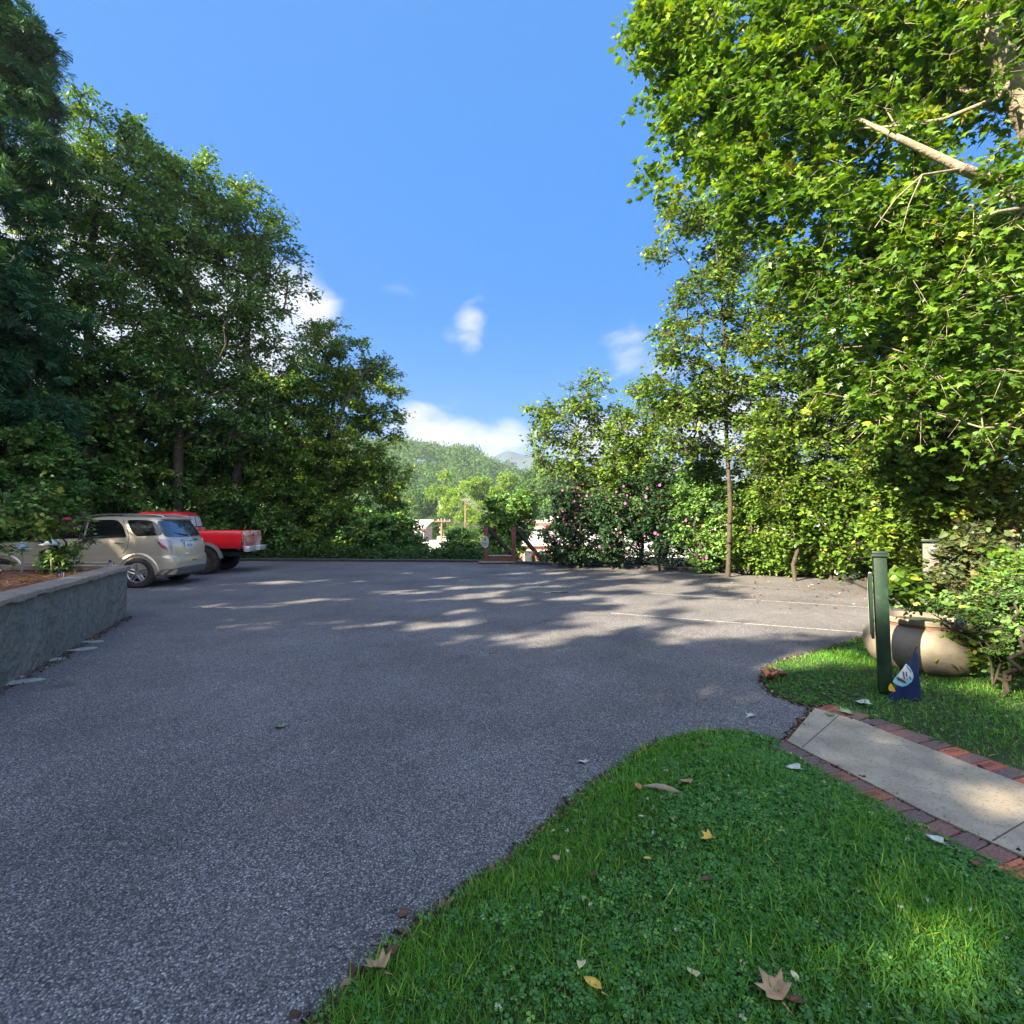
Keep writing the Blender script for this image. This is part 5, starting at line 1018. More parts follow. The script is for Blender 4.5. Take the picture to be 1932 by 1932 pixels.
# pale utility pedestal with a dark cap, behind the shrub
MAT['ped'] = vmat('ped', (.13, .125, .12), (.1, .095, .09), 6, .6)
q = at(1755, 1020, 7.0); pd = thing('utility_pedestal', 'pale utility pedestal with a dark flat cap and round meter, half behind the leafy shrub', 'pedestal', (q[0], q[1], 0), R(-35))
MB().box((0, 0, q[2] / 2 - .02), (.17, .15, q[2] - .04), bev=.008).build('housing', MAT['ped'], pd)
MB().box((0, 0, q[2]), (.2, .18, .035), bev=.006).build('cap', MAT['post_dark'], pd)
MB().lathe([(.062, 0), (.062, -.03), (.055, -.07), (.02, -.085)], (0.02, -.075, q[2] - .12), 'Y', 20).build('meter', vmat('meter', (.2, .24, .26), (.12, .14, .16), 4, .15, spec=.8), pd)

RS = 'shrubs round the stone planter'
shrub('loose shrub with broad olive and reddish leaves between pedestal and planter', (5.15, 6.9, -.05), [blob(1830, 1045, 6.3, 40), blob(1800, 1065, 6.3, 30), blob(1850, 1015, 6.3, 34), blob(1755, 1105, 6.2, 36), blob(1800, 1100, 6.2, 40), blob(1840, 1060, 6.4, 34), blob(1720, 1110, 6.2, 24)], 2600, .07, MAT['leaf_olive'], HEART, 401, .2, 22, .02, group=RS, rtwig=.004)
shrub('fine-leaved dark shrub in front of the planter at the right edge, several thin stems', (4.22, 4.45, .03), [blob(1895, 1165, 4.6, 55, .7), blob(1835, 1145, 4.8, 44, .45), blob(1765, 1136, 5.0, 44, .35), blob(1715, 1132, 5.1, 26, .4), blob(1880, 1120, 4.7, 40), blob(1925, 1090, 4.7, 40), blob(1960, 1170, 4.4, 60), blob(1870, 1215, 4.5, 22, .5), blob(1930, 1240, 4.4, 26)], 5200, .040, MAT['leaf_dark'], OVAL, 402, .16, 60, .022, group=RS, rtwig=.0032, flat=.35,
      limbs=[([(4.2, 4.47, .2), tuple(at(1890, 1240, 4.5)), tuple(at(1840, 1195, 4.7)), tuple(at(1770, 1165, 4.95))], .012, .006), ([(4.25, 4.4, .2), tuple(at(1915, 1220, 4.45)), tuple(at(1905, 1150, 4.5))], .012, .006), ([(4.3, 4.45, .2), tuple(at(1940, 1230, 4.4)), tuple(at(1960, 1130, 4.5))], .012, .005), ([(4.15, 4.45, .15), tuple(at(1870, 1250, 4.5)), tuple(at(1850, 1215, 4.6)), tuple(at(1800, 1190, 4.8))], .01, .005)])
shrub('green shrub against the right picture edge above the dark fine-leaved one', (6.2, 6.2, -.05), [blob(1900, 1080, 5.8, 45), blob(1935, 1120, 5.6, 55), blob(1880, 1120, 5.9, 36)], 3200, .06, MAT['leaf_bright'], OVAL, 403, .16, 40, .02, group=RS)
shrub('low leafy weeds with large pale leaves just right of the green post', (4.75, 6.35, 0), [blob(1710, 1105, 6.1, 28), blob(1690, 1120, 6.0, 18), blob(1730, 1125, 6.1, 20)], 500, .10, MAT['leaf_bright'], HEART, 404, .14, 14, .012, group=RS)
shrub('low leafy plants in the grass right of the planter', (4.95, 5.0, .03), [blob(1800, 1265, 5.0, 30, .5), blob(1850, 1275, 4.9, 34, .5), blob(1905, 1290, 4.6, 32, .5)], 1500, .06, MAT['leaf_bright'], OVAL, 405, .12, 24, .01, group=RS)
shrub('yellow-green weed sprawling over the kerb below the slender tree', (3.75, 16.6, .0), [blob(1365, 1073, 16.2, 14, .6), blob(1385, 1076, 16, 12, .4), blob(1350, 1062, 16.4, 12)], 700, .11, MAT['leaf_bright'], OVAL, 406, .2, 20, .01)

# ------------------------------------------------------------------ fallen leaves, sticks and pebbles
LM = {'green': vmat('fallen_green', (.12, .22, .12), (.2, .28, .16), 20, .6), 'yellow': vmat('fallen_yellow', (.62, .45, .06), (.5, .3, .05), 18, .6), 'cream': vmat('fallen_cream', (.62, .58, .32), (.5, .42, .22), 20, .6),
      'tan': vmat('fallen_tan', (.42, .29, .17), (.3, .19, .1), 20, .7), 'brown': vmat('fallen_brown', (.17, .07, .035), (.1, .045, .025), 20, .7), 'orange': vmat('fallen_orange', (.5, .19, .08), (.35, .12, .05), 20, .7), 'pale': vmat('fallen_pale', (.5, .56, .5), (.38, .42, .38), 20, .6)}
def leafobj(px, py, s_, col, kind, lab, z=0.0, rot=0, curl=.5, name='fallen_leaf', grp='fallen leaves'):
    T = {'maple': MAPLE, 'oval': OVAL, 'heart': HEART}[kind][0].copy(); TF = {'maple': MAPLE, 'oval': OVAL, 'heart': HEART}[kind][1]
    if kind == 'oval' and 'curved' in lab: T[:, 0] *= .7; T[:, 0] += .3 * T[:, 1] * (1 - T[:, 1])
    T[:, 2] += curl * (T[:, 1] - .5) ** 2 + curl * .8 * np.abs(T[:, 0]); s_ *= .8; T = T * s_; T[:, 2] += .002; T[:, 1] -= s_ / 2
    bm = bmesh.new(); vs = [bm.verts.new(p) for p in T]
    for f in TF: bm.faces.new([vs[i] for i in f])
    bmesh.ops.subdivide_edges(bm, edges=bm.edges, cuts=1, use_grid_fill=True, smooth=.2)
    for v_ in bm.verts: v_.co.z += .06 * s_ * mnoise.noise(v_.co * 30 + Vector((px, 0, 0)))
    k0 = len(bm.verts); m2 = bm.faces[:]; bmesh.ops.solidify(bm, geom=m2, thickness=.0012)
    st0 = [bm.verts.new(p) for p in ((-.004 * s_ / .1, -s_ / 2, .003), (.004 * s_ / .1, -s_ / 2, .003), (.0, -s_ * .95, .006))]; bm.faces.new(st0)
    me = bpy.data.meshes.new(name); bm.to_mesh(me); bm.free(); me.materials.append(LM[col]); [setattr(q, 'use_smooth', True) for q in me.polygons]
    p = gr(px, py, z); o = link(name, me, None, tuple(p)); o.rotation_euler = (R(random.uniform(-12, 12)), R(random.uniform(-12, 12)), R(rot)); tag(o, lab, 'fallen leaf', grp); return o
GL = 'fallen leaves on the asphalt'; GG = 'fallen leaves on the foreground grass'
for a in [(526, 1372, .13, 'green', 'maple', 'green lobed leaf lying alone in the open asphalt, left of centre', 0, 60, .15), (928, 1231, .11, 'green', 'maple', 'small green leaf on the asphalt in the middle of the lot', 0, 10, .15), (1415, 1352, .10, 'pale', 'maple', 'pale green leaf on the asphalt near the path', 0, 100, .2),
          (1098, 1438, .09, 'pale', 'maple', 'pale leaf on the asphalt near the foreground grass edge', 0, 30, .2), (1590, 1344, .16, 'green', 'maple', 'large green lobed leaf on the bricks at the end of the path', .03, 70, .2), (1566, 1349, .09, 'green', 'maple', 'small green leaf on the concrete end of the path', .03, 130, .2)]: leafobj(*a, grp=GL)
Z = .078
for a in [(1095.7, 1821, .048, 'cream', 'heart', 'small cream heart-shaped leaf standing in the foreground grass', Z, 160, .2), (1117, 1860, .085, 'yellow', 'oval', 'curved yellow leaf with a dark end below the cream leaf', Z, 50, .5), (741, 1795, .07, 'brown', 'oval', 'brown leaf at the grass edge near the lower middle', .03, 30, .5), (708, 1828, .11, 'tan', 'maple', 'crumpled tan leaves at the grass edge, lowest pair', .03, 60, .7),
          (1049, 1621, .06, 'tan', 'oval', 'small tan leaf in the grass near the asphalt edge, centre', Z, 10, .5), (1119, 1651, .06, 'brown', 'oval', 'dark brown leaf in the foreground grass left of the middle', Z, 0, .5), (761, 1725, .07, 'brown', 'oval', 'thin brown leaf on the asphalt beside the foreground grass', 0, -20, .4),
          (1204, 1485, .075, 'orange', 'oval', 'orange-pink leaf high on the foreground grass', Z, 10, .4), (1293, 1478, .085, 'tan', 'heart', 'tan and brown leaf upright near the top of the foreground grass', Z, 40, .7), (1333, 1584, .075, 'yellow', 'maple', 'yellow-brown curled leaf in the middle of the foreground grass', Z, 100, .7), (1333, 1661, .07, 'brown', 'oval', 'red-brown leaf below the yellow-brown curled one', Z, 90, .5),
          (1305, 1840, .055, 'cream', 'heart', 'whitish crumpled leaf low in the foreground grass', Z, 20, .7), (1454, 1861, .12, 'tan', 'maple', 'largest tan leaf, low in the foreground grass', Z, 15, .45), (1501, 1891, .06, 'brown', 'oval', 'brown leaf just right of the largest tan leaf', Z, 80, .6), (1762.7, 1586, .085, 'pale', 'heart', 'whitish dry leaf beside the stamped orange brick', .05, 60, .5),
          (1497, 1451, .10, 'pale', 'heart', 'whitish leaf near the top right tip of the foreground grass', .05, 70, .5), (1499, 1841, .04, 'cream', 'oval', 'tiny lime-coloured leaf right of the largest tan leaf', Z, 20, .3), (1842, 1631, .055, 'brown', 'oval', 'rust-brown leaf in the grass below the stamped brick', .05, 90, .5), (1210, 1541, .04, 'cream', 'oval', 'tiny cream leaf left of the middle of the foreground grass', Z, 100, .3),
          (1221, 1621, .05, 'yellow', 'oval', 'small curved olive-yellow leaf in the foreground grass', Z, 60, .4), (1325, 1408, .09, 'brown', 'maple', 'dark crumpled leaf on the top edge of the foreground grass', .04, 20, .6), (1628, 1327, .14, 'pale', 'heart', 'whitish green leaf in the grass in front of the green post', .04, 80, .3), (1866, 1357 + 20, .06, 'yellow', 'oval', 'small yellow leaf beside the far brick edging', .04, 60, .6)]: leafobj(*a, grp=GG)
# dry leaf cluster at the tip of the far lawn
for i, (dx, dy) in enumerate([(0, 0), (14, 3), (-10, 6), (6, -4), (-2, 10)]):
    leafobj(1460 + dx, 1273 + dy, .16, ['tan', 'brown', 'orange', 'tan', 'brown'][i], ['maple', 'oval'][i % 2], ['tan crumpled leaf, topmost of the dry pile at the tip of the far grass', 'brown leaf right in the dry pile at the tip of the far grass', 'orange leaf left in the dry pile at the tip of the far grass', 'curled tan leaf at the back of the dry pile on the far grass tip', 'brown leaf at the front of the dry pile on the far grass tip'][i], .03 + .01 * (i % 3), i * 70, 1.0, grp='dry leaf pile at the tip of the far grass')
# curled grey bark strip
o = MB().tube([(-.11, 0, .012), (-.05, .006, .02), (0, 0, .024), (.05, -.004, .02), (.10, .002, .008)], [.004, .014, .018, .014, .003], 8).build('bark_strip', vmat('strip', (.36, .30, .23), (.2, .16, .12), 14, .8), None, tuple(gr(1253, 1494, .05))); o.rotation_euler = (0, 0, R(-22)); tag(o, 'curled grey-tan strip of bark lying on the foreground grass', 'bark')
o = MB().tube([(-.2, 0, .01), (-.05, .03, .012), (.1, .0, .01), (.2, .02, .012)], .008, 6).build('twig', MAT['bark'], None, tuple(gr(1055, 1119))); tag(o, 'dark twig on the asphalt among the light patches', 'twig')
# leaf litter along the kerb: fine and uncountable
Q = []
for i, p in enumerate(resample(KERB[1:8], .05)): Q += [(p[0] + rng.normal(0, .05), p[1] - abs(rng.normal(.25, .35)))]
Q = np.array(Q * 2) + rng.normal(0, .08, (len(Q) * 2, 2)); extra = np.c_[rng.uniform(4.5, 9, 260), rng.uniform(9, 14.5, 260)]; extra = extra[inpoly(extra, lot_poly)]; Q = np.r_[Q, extra]
V, F, v = instance(*OVAL, np.c_[Q, np.full(len(Q), .012)], rot_basis(rng.uniform(0, 6.28, len(Q)), rng.normal(0, .25, len(Q)), rng.normal(0, .4, len(Q))), rng.uniform(.03, .09, len(Q)), rng.random(len(Q)))
tag(link('leaf_litter', fast_mesh('leaf_litter', V, F, [leaf_mat('litter', [(0, (.05, .03, .02)), (.5, (.16, .09, .05)), (.85, (.3, .2, .12)), (1, (.45, .38, .3))], .1, .8, .2, (1, 1, 1))], v)), 'scattered dead leaves and petals along the foot of the right kerb', 'leaf litter', kind='stuff')

# ------------------------------------------------------------------ vehicles
MAT['paint_beige'] = vmat('paint_beige', (.54, .48, .37), (.48, .43, .34), 2, .32, metal=.4, coat=.8)
MAT['paint_red'] = vmat('paint_red', (.80, .012, .02), (.66, .01, .018), 2, .35, coat=.7)
MAT['paint_mottled'] = vmat('paint_mottled', (.62, .36, .30), (.38, .08, .06), 3.2, .5, lo=.4, hi=.62, c3=(.75, .62, .56), s3=5, f3=.8)  # red broken by pale blotches, for tailgate and cab back panel
MAT['glass_dark'] = vmat('glass_dark', (.008, .009, .011), (.006, .007, .009), 1, .06, spec=.6, coat=.4)
MAT['glass_back'] = vmat('glass_back', (.03, .045, .07), (.02, .03, .05), 1, .03, spec=1.0, coat=1)
MAT['rubber'] = vmat('rubber', (.018, .018, .018), (.028, .027, .026), 8, .85, .2, 60)
MAT['alloy'] = vmat('alloy', (.55, .55, .56), (.45, .45, .46), 4, .3, metal=.85)
MAT['chrome'] = vmat('chrome', (.75, .76, .78), (.65, .66, .68), 3, .12, metal=1)
MAT['plastic'] = vmat('plastic', (.045, .047, .05), (.06, .06, .062), 6, .7)
MAT['plastic_grey'] = vmat('plastic_grey', (.11, .115, .125), (.09, .095, .1), 6, .6)
MAT['lens_red'] = vmat('lens_red', (.22, .012, .03), (.3, .03, .05), 9, .1, coat=1)
MAT['lens_clear'] = vmat('lens_clear', (.36, .32, .36), (.25, .2, .25), 9, .08, coat=1)
MAT['lens_amber'] = vmat('lens_amber', (.6, .26, .04), (.5, .2, .03), 9, .15, coat=1)
MAT['plate'] = vmat('plate', (.62, .66, .70), (.5, .55, .62), 12, .5)
MAT['plate_ink'] = vmat('plate_ink', (.10, .2, .45), (.1, .18, .4), 12, .5)
MAT['dark_under'] = vmat('dark_under', (.012, .012, .012), (.02, .02, .02), 6, .9)
class Shell:
    """car body as stacked plan rings: z, rear x, front x, half width, rear corner (len, wid), front corner (len, wid)"""
    def __init__(s, rings, bow=.03, rbow=.05): s.r = np.array(rings, float); s.bow = bow; s.rbow = rbow
    def par(s, z): return [np.interp(z, s.r[:, 0], s.r[:, i]) for i in range(1, 8)]
    def half(s, z, n=14):
        """points from rear centre round the left side to the front centre"""
        xr, xf, hw, rl, rw, fl, fw = s.par(z); pts = []
        for k in range(5): y = (hw - rw) * k / 5; pts.append((xr, y))
        for k in range(n): a = math.pi / 2 * k / n; pts.append((xr + rl * (1 - math.cos(a)), hw - rw + rw * math.sin(a)))
        x0, x1 = xr + rl, xf - fl
        for k in range(26): pts.append((x0 + (x1 - x0) * k / 26, hw))
        for k in range(n + 1): a = math.pi / 2 * k / n; pts.append((xf - fl * (1 - math.sin(a)) - 0 + (fl * 0), hw - fw + fw * math.cos(a)) if False else (x1 + fl * math.sin(a), hw - fw + fw * math.cos(a)))
        for k in range(1, 6): pts.append((xf, (hw - fw) * (1 - k / 5)))
        P = np.array(pts); mid = (xr + xf) / 2; L_ = (xf - xr) / 2
        P[:, 1] *= 1 - s.bow * ((P[:, 0] - mid) / L_) ** 2
        P[:, 0] += np.where(P[:, 0] < xr + rl, s.rbow * (P[:, 1] / hw) ** 2 * np.clip((xr + rl - P[:, 0]) / rl, 0, 1), 0)
        P[:, 0] -= np.where(P[:, 0] > x1, .22 * (P[:, 1] / hw) ** 2 * np.clip((P[:, 0] - x1) / max(fl, .01), 0, 1), 0) * min(1, fl * 3)
        return P
    def surf_s(s, u, z):      # u: metres along the ring from the rear centre
        P = s.half(z); d = np.r_[0, np.cumsum(np.hypot(*(P[1:] - P[:-1]).T))]; sg = 1 if u >= 0 else -1; u = abs(u)
        i = int(np.clip(np.searchsorted(d, u), 1, len(d) - 1)); t = (u - d[i - 1]) / (d[i] - d[i - 1] + 1e-9); p = P[i - 1] + (P[i] - P[i - 1]) * t; tg = P[i] - P[i - 1]; tg /= np.linalg.norm(tg) + 1e-9
        return np.array([p[0], sg * p[1], z]), np.array([-tg[1] * 1.0, sg * tg[0], 0])
    def surf_x(s, x, z):      # left side at x
        P = s.half(z); P = P[5:]; i = int(np.clip(np.searchsorted(P[:40, 0], x), 1, 39)); t = (x - P[i - 1, 0]) / (P[i, 0] - P[i - 1, 0] + 1e-9); y = P[i - 1, 1] + (P[i, 1] - P[i - 1, 1]) * t; return np.array([x, y, z]), np.array([0, 1, 0])
    def mesh(s, name, mat, parent, zs=None, arches=(), cut_mat=None):
        zs = s.r[:, 0] if zs is None else zs; bm = bmesh.new(); rings = []
        for z in zs:
            P = s.half(z); full = [(x, y) for x, y in P] + [(x, -y) for x, y in P[::-1][1:-1]]
            rings.append([bm.verts.new((x, y, z)) for x, y in full])
        m_ = len(rings[0])
        for i in range(len(rings) - 1):
            for k in range(m_): bm.faces.new((rings[i][k], rings[i][(k + 1) % m_], rings[i + 1][(k + 1) % m_], rings[i + 1][k]))
        bm.faces.new(rings[0][::-1]); bm.faces.new(rings[-1]); bmesh.ops.recalc_face_normals(bm, faces=bm.faces)
        me = bpy.data.meshes.new(name); bm.to_mesh(me); bm.free(); me.materials.append(mat); me.materials.append(cut_mat or MAT['dark_under']); o = link(name, me, parent)
        if arches:
            mb = MB(); mb.mi = 1
            for (x, z, r_, y0, y1) in arches: mb.lathe([(r_, y0), (r_, y1)], (x, 0, z), 'Y', 48); mb.lathe([(r_, -y1), (r_, -y0)], (x, 0, z), 'Y', 48)
            c = mb.build('cutter', [mat, cut_mat or MAT['dark_under']]); md = o.modifiers.new('b', 'BOOLEAN'); md.object = c; md.operation = 'DIFFERENCE'; md.solver = 'EXACT'
            bpy.context.view_layer.update(); dg = bpy.context.evaluated_depsgraph_get(); nm = bpy.data.meshes.new_from_object(o.evaluated_get(dg)); o.modifiers.clear(); o.data = nm; nm.name = name; bpy.data.objects.remove(c)
        o.data.polygons.foreach_set('use_smooth', np.ones(len(o.data.polygons), bool)); o.data.set_sharp_from_angle(angle=R(32)); return o
def patch(name, poly, fn, mat, parent, off=.004, thick=.006, side=1, rings=6, res=.05):
    """thin panel following a body surface; poly in the surface's own (u, z)"""
    P = []; n = len(poly)
    for i in range(n):
        a, b = np.array(poly[i]), np.array(poly[(i + 1) % n]); k = max(1, int(np.linalg.norm(b - a) / res)); P += [a + (b - a) * j / k for j in range(k)]
    P = np.array(P); P = .5 * P + .25 * (np.roll(P, 1, 0) + np.roll(P, -1, 0)); c = P.mean(0); bm = bmesh.new(); R_ = []
    for r_ in range(rings):
        t = 1 - r_ / rings; ring = []
        for p in c + (P - c) * t:
            q, nn = fn(*p); q = q + nn * (off + (thick if r_ or True else 0)); ring.append(bm.verts.new((q[0], q[1] * side, q[2])))
        R_.append(ring)
    q, nn = fn(*c); q = q + nn * (off + thick); cv = bm.verts.new((q[0], q[1] * side, q[2])); m_ = len(P)
    sk = []
    for p in P: q, nn = fn(*p); q = q - nn * .004; sk.append(bm.verts.new((q[0], q[1] * side, q[2])))
    for k in range(m_):
        bm.faces.new((sk[k], sk[(k + 1) % m_], R_[0][(k + 1) % m_], R_[0][k])); bm.faces.new((R_[-1][k], R_[-1][(k + 1) % m_], cv))
        for r_ in range(rings - 1): bm.faces.new((R_[r_][k], R_[r_][(k + 1) % m_], R_[r_ + 1][(k + 1) % m_], R_[r_ + 1][k]))
    bmesh.ops.recalc_face_normals(bm, faces=bm.faces); me = bpy.data.meshes.new(name); bm.to_mesh(me); bm.free(); me.materials.append(mat)
    me.polygons.foreach_set('use_smooth', np.ones(len(me.polygons), bool)); me.set_sharp_from_angle(angle=R(40)); return link(name, me, parent)
def wheel(parent, x, y, r, w, rim_r, style, side):
    """side +1: outer face towards +y"""
    wh = link('wheel', None, parent, (x, y, r)); wh.empty_display_size = .1
    MB().lathe([(rim_r, -w * .46), (r * .86, -w * .5), (r * .96, -w * .46), (r, -w * .36), (r, w * .36), (r * .96, w * .46), (r * .86, w * .5), (rim_r + .012, w * .47), (rim_r, w * .42), (rim_r - .01, 0)], (0, 0, 0), 'Y', 48, cap=False).build('tyre', MAT['rubber'], wh, sharp=50)
    mb = MB(); o = side * w * .36
    mb.lathe([(rim_r, side * w * .44), (rim_r - .012, side * w * .45), (rim_r - .025, side * w * .38), (rim_r - .03, side * -.02)], (0, 0, 0), 'Y', 40, cap=False)
    if style == 'spoke':
        for k in range(5):
            a = k * 2 * math.pi / 5 + .3; rot = Matrix.Rotation(-a, 3, 'Y')
            for da in (-.11, .11):
                p0 = rot @ Vector((.05, o, da * .35)); p1 = rot @ Vector((rim_r - .015, o + side * .01, da * rim_r * 1.15)); d = p1 - p0
                mb.tube([p0, (p0 + p1) / 2 + Vector((0, side * .008, 0)), p1], [.030, .024, .021], 8)
    else:
        mb.lathe([(rim_r - .03, o * .6), (rim_r * .6, o * .9), (.05, o)], (0, 0, 0), 'Y', 32, cap=False)
    mb.lathe([(.055, o), (.055, o + side * .018), (.03, o + side * .026)], (0, 0, 0), 'Y', 20)
    mb.build('rim', MAT['alloy'] if style == 'spoke' else MAT['plastic'], wh)
    MB().lathe([(rim_r - .03, side * w * .1), (.02, side * w * .1)], (0, 0, 0), 'Y', 32).build('brake_disc', MAT['dark_under'], wh)
    return wh
def arch_trim(parent, x, z, r, y, mat, wd=.05, a0=-.15, a1=math.pi + .15, name='arch_trim', depth=.02, fn=None):
    mb = MB(); rows = []; n = 30
    for k in range(n + 1):
        a = a0 + (a1 - a0) * k / n; row = []
        for rr, dy in ((r, -.06), (r, depth), (r + wd * .6, depth * .8), (r + wd, -.0), (r + wd, -.03)):
            px_, pz_ = x + rr * math.cos(a), z + rr * math.sin(a); yy = (fn(px_, pz_) if fn else abs(y)) + dy; row.append(mb.bm.verts.new((px_, math.copysign(yy, y), pz_)))
        rows.append(row)
    for k in range(n):
        for j in range(4): mb.bm.faces.new((rows[k][j], rows[k + 1][j], rows[k + 1][j + 1], rows[k][j + 1])).smooth = True
    return mb.build(name, mat, parent, sharp=60)

def make_suv():
    t = thing('parked_car', 'beige metallic sport utility car with dark windows, parked by the raised bed', 'car', (-9.02, 12.90, 0), R(185))
    low = Shell([(.24, -.80, 3.62, .80, .25, .12, .4, .3), (.30, -.93, 3.76, .86, .28, .20, .5, .4), (.42, -.965, 3.85, .893, .30, .24, .55, .42), (.60, -.975, 3.88, .905, .30, .25, .55, .42), (.70, -.965, 3.87, .905, .30, .25, .55, .42), (.735, -.925, 3.85, .902, .27, .22, .55, .42), (.76, -.90, 3.83, .90, .25, .19, .55, .42),
                 (.86, -.895, 3.80, .903, .24, .18, .55, .42), (.95, -.885, 3.74, .902, .24, .18, .6, .42), (1.00, -.875, 3.60, .899, .24, .18, .6, .4), (1.05, -.86, 3.30, .893, .24, .18, .6, .38), (1.09, -.845, 2.85, .885, .24, .17, .6, .35), (1.12, -.835, 2.42, .876, .24, .17, .55, .32),
                 (1.20, -.80, 2.15, .855, .24, .17, .5, .3), (1.30, -.755, 1.93, .822, .24, .17, .45, .28), (1.42, -.70, 1.70, .780, .25, .17, .4, .26), (1.54, -.635, 1.48, .735, .26, .17, .35, .24), (1.60, -.60, 1.36, .705, .27, .17, .33, .24), (1.645, -.57, 1.25, .67, .28, .17, .3, .22), (1.675, -.52, 1.12, .62, .28, .17, .3, .2), (1.695, -.42, .9, .54, .28, .17, .3, .2), (1.705, -.25, .65, .42, .2, .15, .3, .2)])
    zs = sorted(set(list(low.r[:, 0]) + list(np.linspace(.3, 1.64, 26))))
    body = low.mesh('body', MAT['paint_beige'], t, zs, [(-.16, .35, .425, .52, 1.2), (2.75, .35, .425, .52, 1.2)])
    for x in (-.16, 2.75):
        for s_ in (1, -1): wheel(t, x, s_ * .80, .358, .235, .232, 'spoke', s_)
    for x in (-.16, 2.75):
        for s_ in (1, -1): arch_trim(t, x, .35, .425, s_ * .9, MAT['paint_beige'], .055, .08, math.pi - .08, fn=lambda a, b: low.surf_x(a, max(b, .3))[0][1], depth=.022)
    X, Sf = low.surf_x, low.surf_s
    for sd in (1, -1):
        for nm, pg in (('rear_quarter_window', [(.19, 1.60), (-.22, 1.605), (-.42, 1.56), (-.55, 1.45), (-.66, 1.24), (-.10, 1.215), (.04, 1.35)]), ('rear_door_window', [(1.02, 1.60), (.46, 1.605), (.35, 1.56), (.24, 1.44), (.10, 1.19), (1.02, 1.165)]), ('front_door_window', [(1.07, 1.17), (1.07, 1.595), (1.26, 1.55), (1.60, 1.38), (1.98, 1.17), (1.9, 1.16)])):
            patch(nm, pg, X, MAT['glass_dark'], t, side=sd)
        # doors: thin dark seams
        for nm, line in (('door_seam', [(.30, 1.61), (.17, 1.45), (.055, 1.2), (.06, .95), (.18, .80)]), ('door_seam', [(1.07, 1.6), (1.07, 1.2), (1.09, .8), (1.10, .42)])):
            pts = []
            for i in range(len(line) - 1):
                for k in range(6): q = np.array(line[i]) + (np.array(line[i + 1]) - np.array(line[i])) * k / 6; p, nn = X(*q); pts.append((p[0], sd * (p[1] + .0), p[2]))
            MB().tube(pts, .006, 5).build(nm, MAT['dark_under'], body)
        for hx in (.26, 1.20):
            p, _ = X(hx, 1.07); h = MB(); h.tube([(hx - .10, sd * (p[1] + .004), 1.075), (hx - .06, sd * (p[1] + .034), 1.08), (hx + .06, sd * (p[1] + .036), 1.08), (hx + .10, sd * (p[1] + .004), 1.075)], .014, 8).build('door_handle', MAT['paint_beige'], t)
        for z_ in (.60, .52):
            pts = [(x, sd * (X(x, z_)[0][1] + .002), z_) for x in np.linspace(.34, 2.3, 12)]; MB().tube(pts, .018 if z_ > .55 else .012, 6).build('side_moulding', MAT['paint_beige'], t)
        pts = [(x, sd * (X(x, .32)[0][1] + .0), .32) for x in np.linspace(.31, 2.3, 12)]; MB().tube(pts, .045, 8).build('sill', MAT['plastic_grey'], t)
        # roof rail
        rl = [(x, sd * (.585 - .02 * ((x - .3) / .9) ** 2), 1.735 - .06 * ((x - .3) / .95) ** 4) for x in np.linspace(-.5, 1.1, 16)]; MB().tube([(-.56, sd * .56, 1.665)] + rl + [(1.2, sd * .55, 1.64)], .016, 8).build('roof_rail', MAT['alloy'], t)
        lt = patch('taillight', [(.72, 1.13), (.85, 1.15), (1.06, 1.15), (1.00, 1.03), (.94, .93), (.88, .86), (.75, .855)], lambda u, z: Sf(u, z), MAT['lens_clear'], t, off=.008, thick=.01, side=sd)
        patch('reverse_lens', [(.99, 1.12), (1.01, 1.06), (.94, .95), (.89, .89), (.83, .93), (.92, 1.04)], lambda u, z: Sf(u, z), MAT['lens_red'], lt, off=.014, thick=.012, side=sd)
        mm = MB(); mm.box((1.93, sd * .98, 1.16), (.1, .2, .14), bev=.03).build('wing_mirror', MAT['plastic'], t)
        patch('headlight', [(3.25, .98), (3.75, .82), (3.6, .74), (3.2, .84)], X, MAT['lens_clear'], t, side=sd)
    # tailgate
    patch('rear_window', [(-.74, 1.575), (0, 1.60), (.74, 1.575), (.80, 1.42), (.80, 1.205), (.35, 1.19), (0, 1.185), (-.35, 1.19), (-.80, 1.205), (-.80, 1.42)], Sf, MAT['glass_back'], t, off=.006, rings=8)
    sp = MB(); pts = [Sf(u, 1.60)[0] for u in np.linspace(-.66, .66, 13)]; sp.tube([tuple(p + [-.03, 0, .035]) for p in pts], [.02] + [.035] * 11 + [.02], 8).build('spoiler', MAT['paint_beige'], t)
    MB().tube([tuple(Sf(u, 1.105)[0] + [-.012, 0, 0]) for u in np.linspace(-.40, .40, 9)], [.012] + [.024] * 7 + [.010], 8).build('chrome_strip', MAT['chrome'], t)
    bx = Sf(0, 1.12)[0]
    em = MB(); em.box((bx[0] - .028, 0, 1.112), (.012, .13, .028), bev=.004).box((bx[0] - .03, 0, 1.112), (.012, .05, .05), bev=.004).build('emblem', vmat('gold_emblem', (.55, .38, .12), None, 4, .3, metal=.8), t)
    plq = Sf(0, .98)[0]; pla = MB().box((plq[0] - .012, .06, .975), (.012, .40, .19), bev=.004).build('licence_plate', MAT['plate'], t)
    q = MB()
    for k in range(7):
        if k != 3: q.box((plq[0] - .0195, -.045 + .035 * k, .972), (.003, .02, .06 if k % 2 else .055))
    q.build('plate_lettering', MAT['plate_ink'], pla, sharp=0)
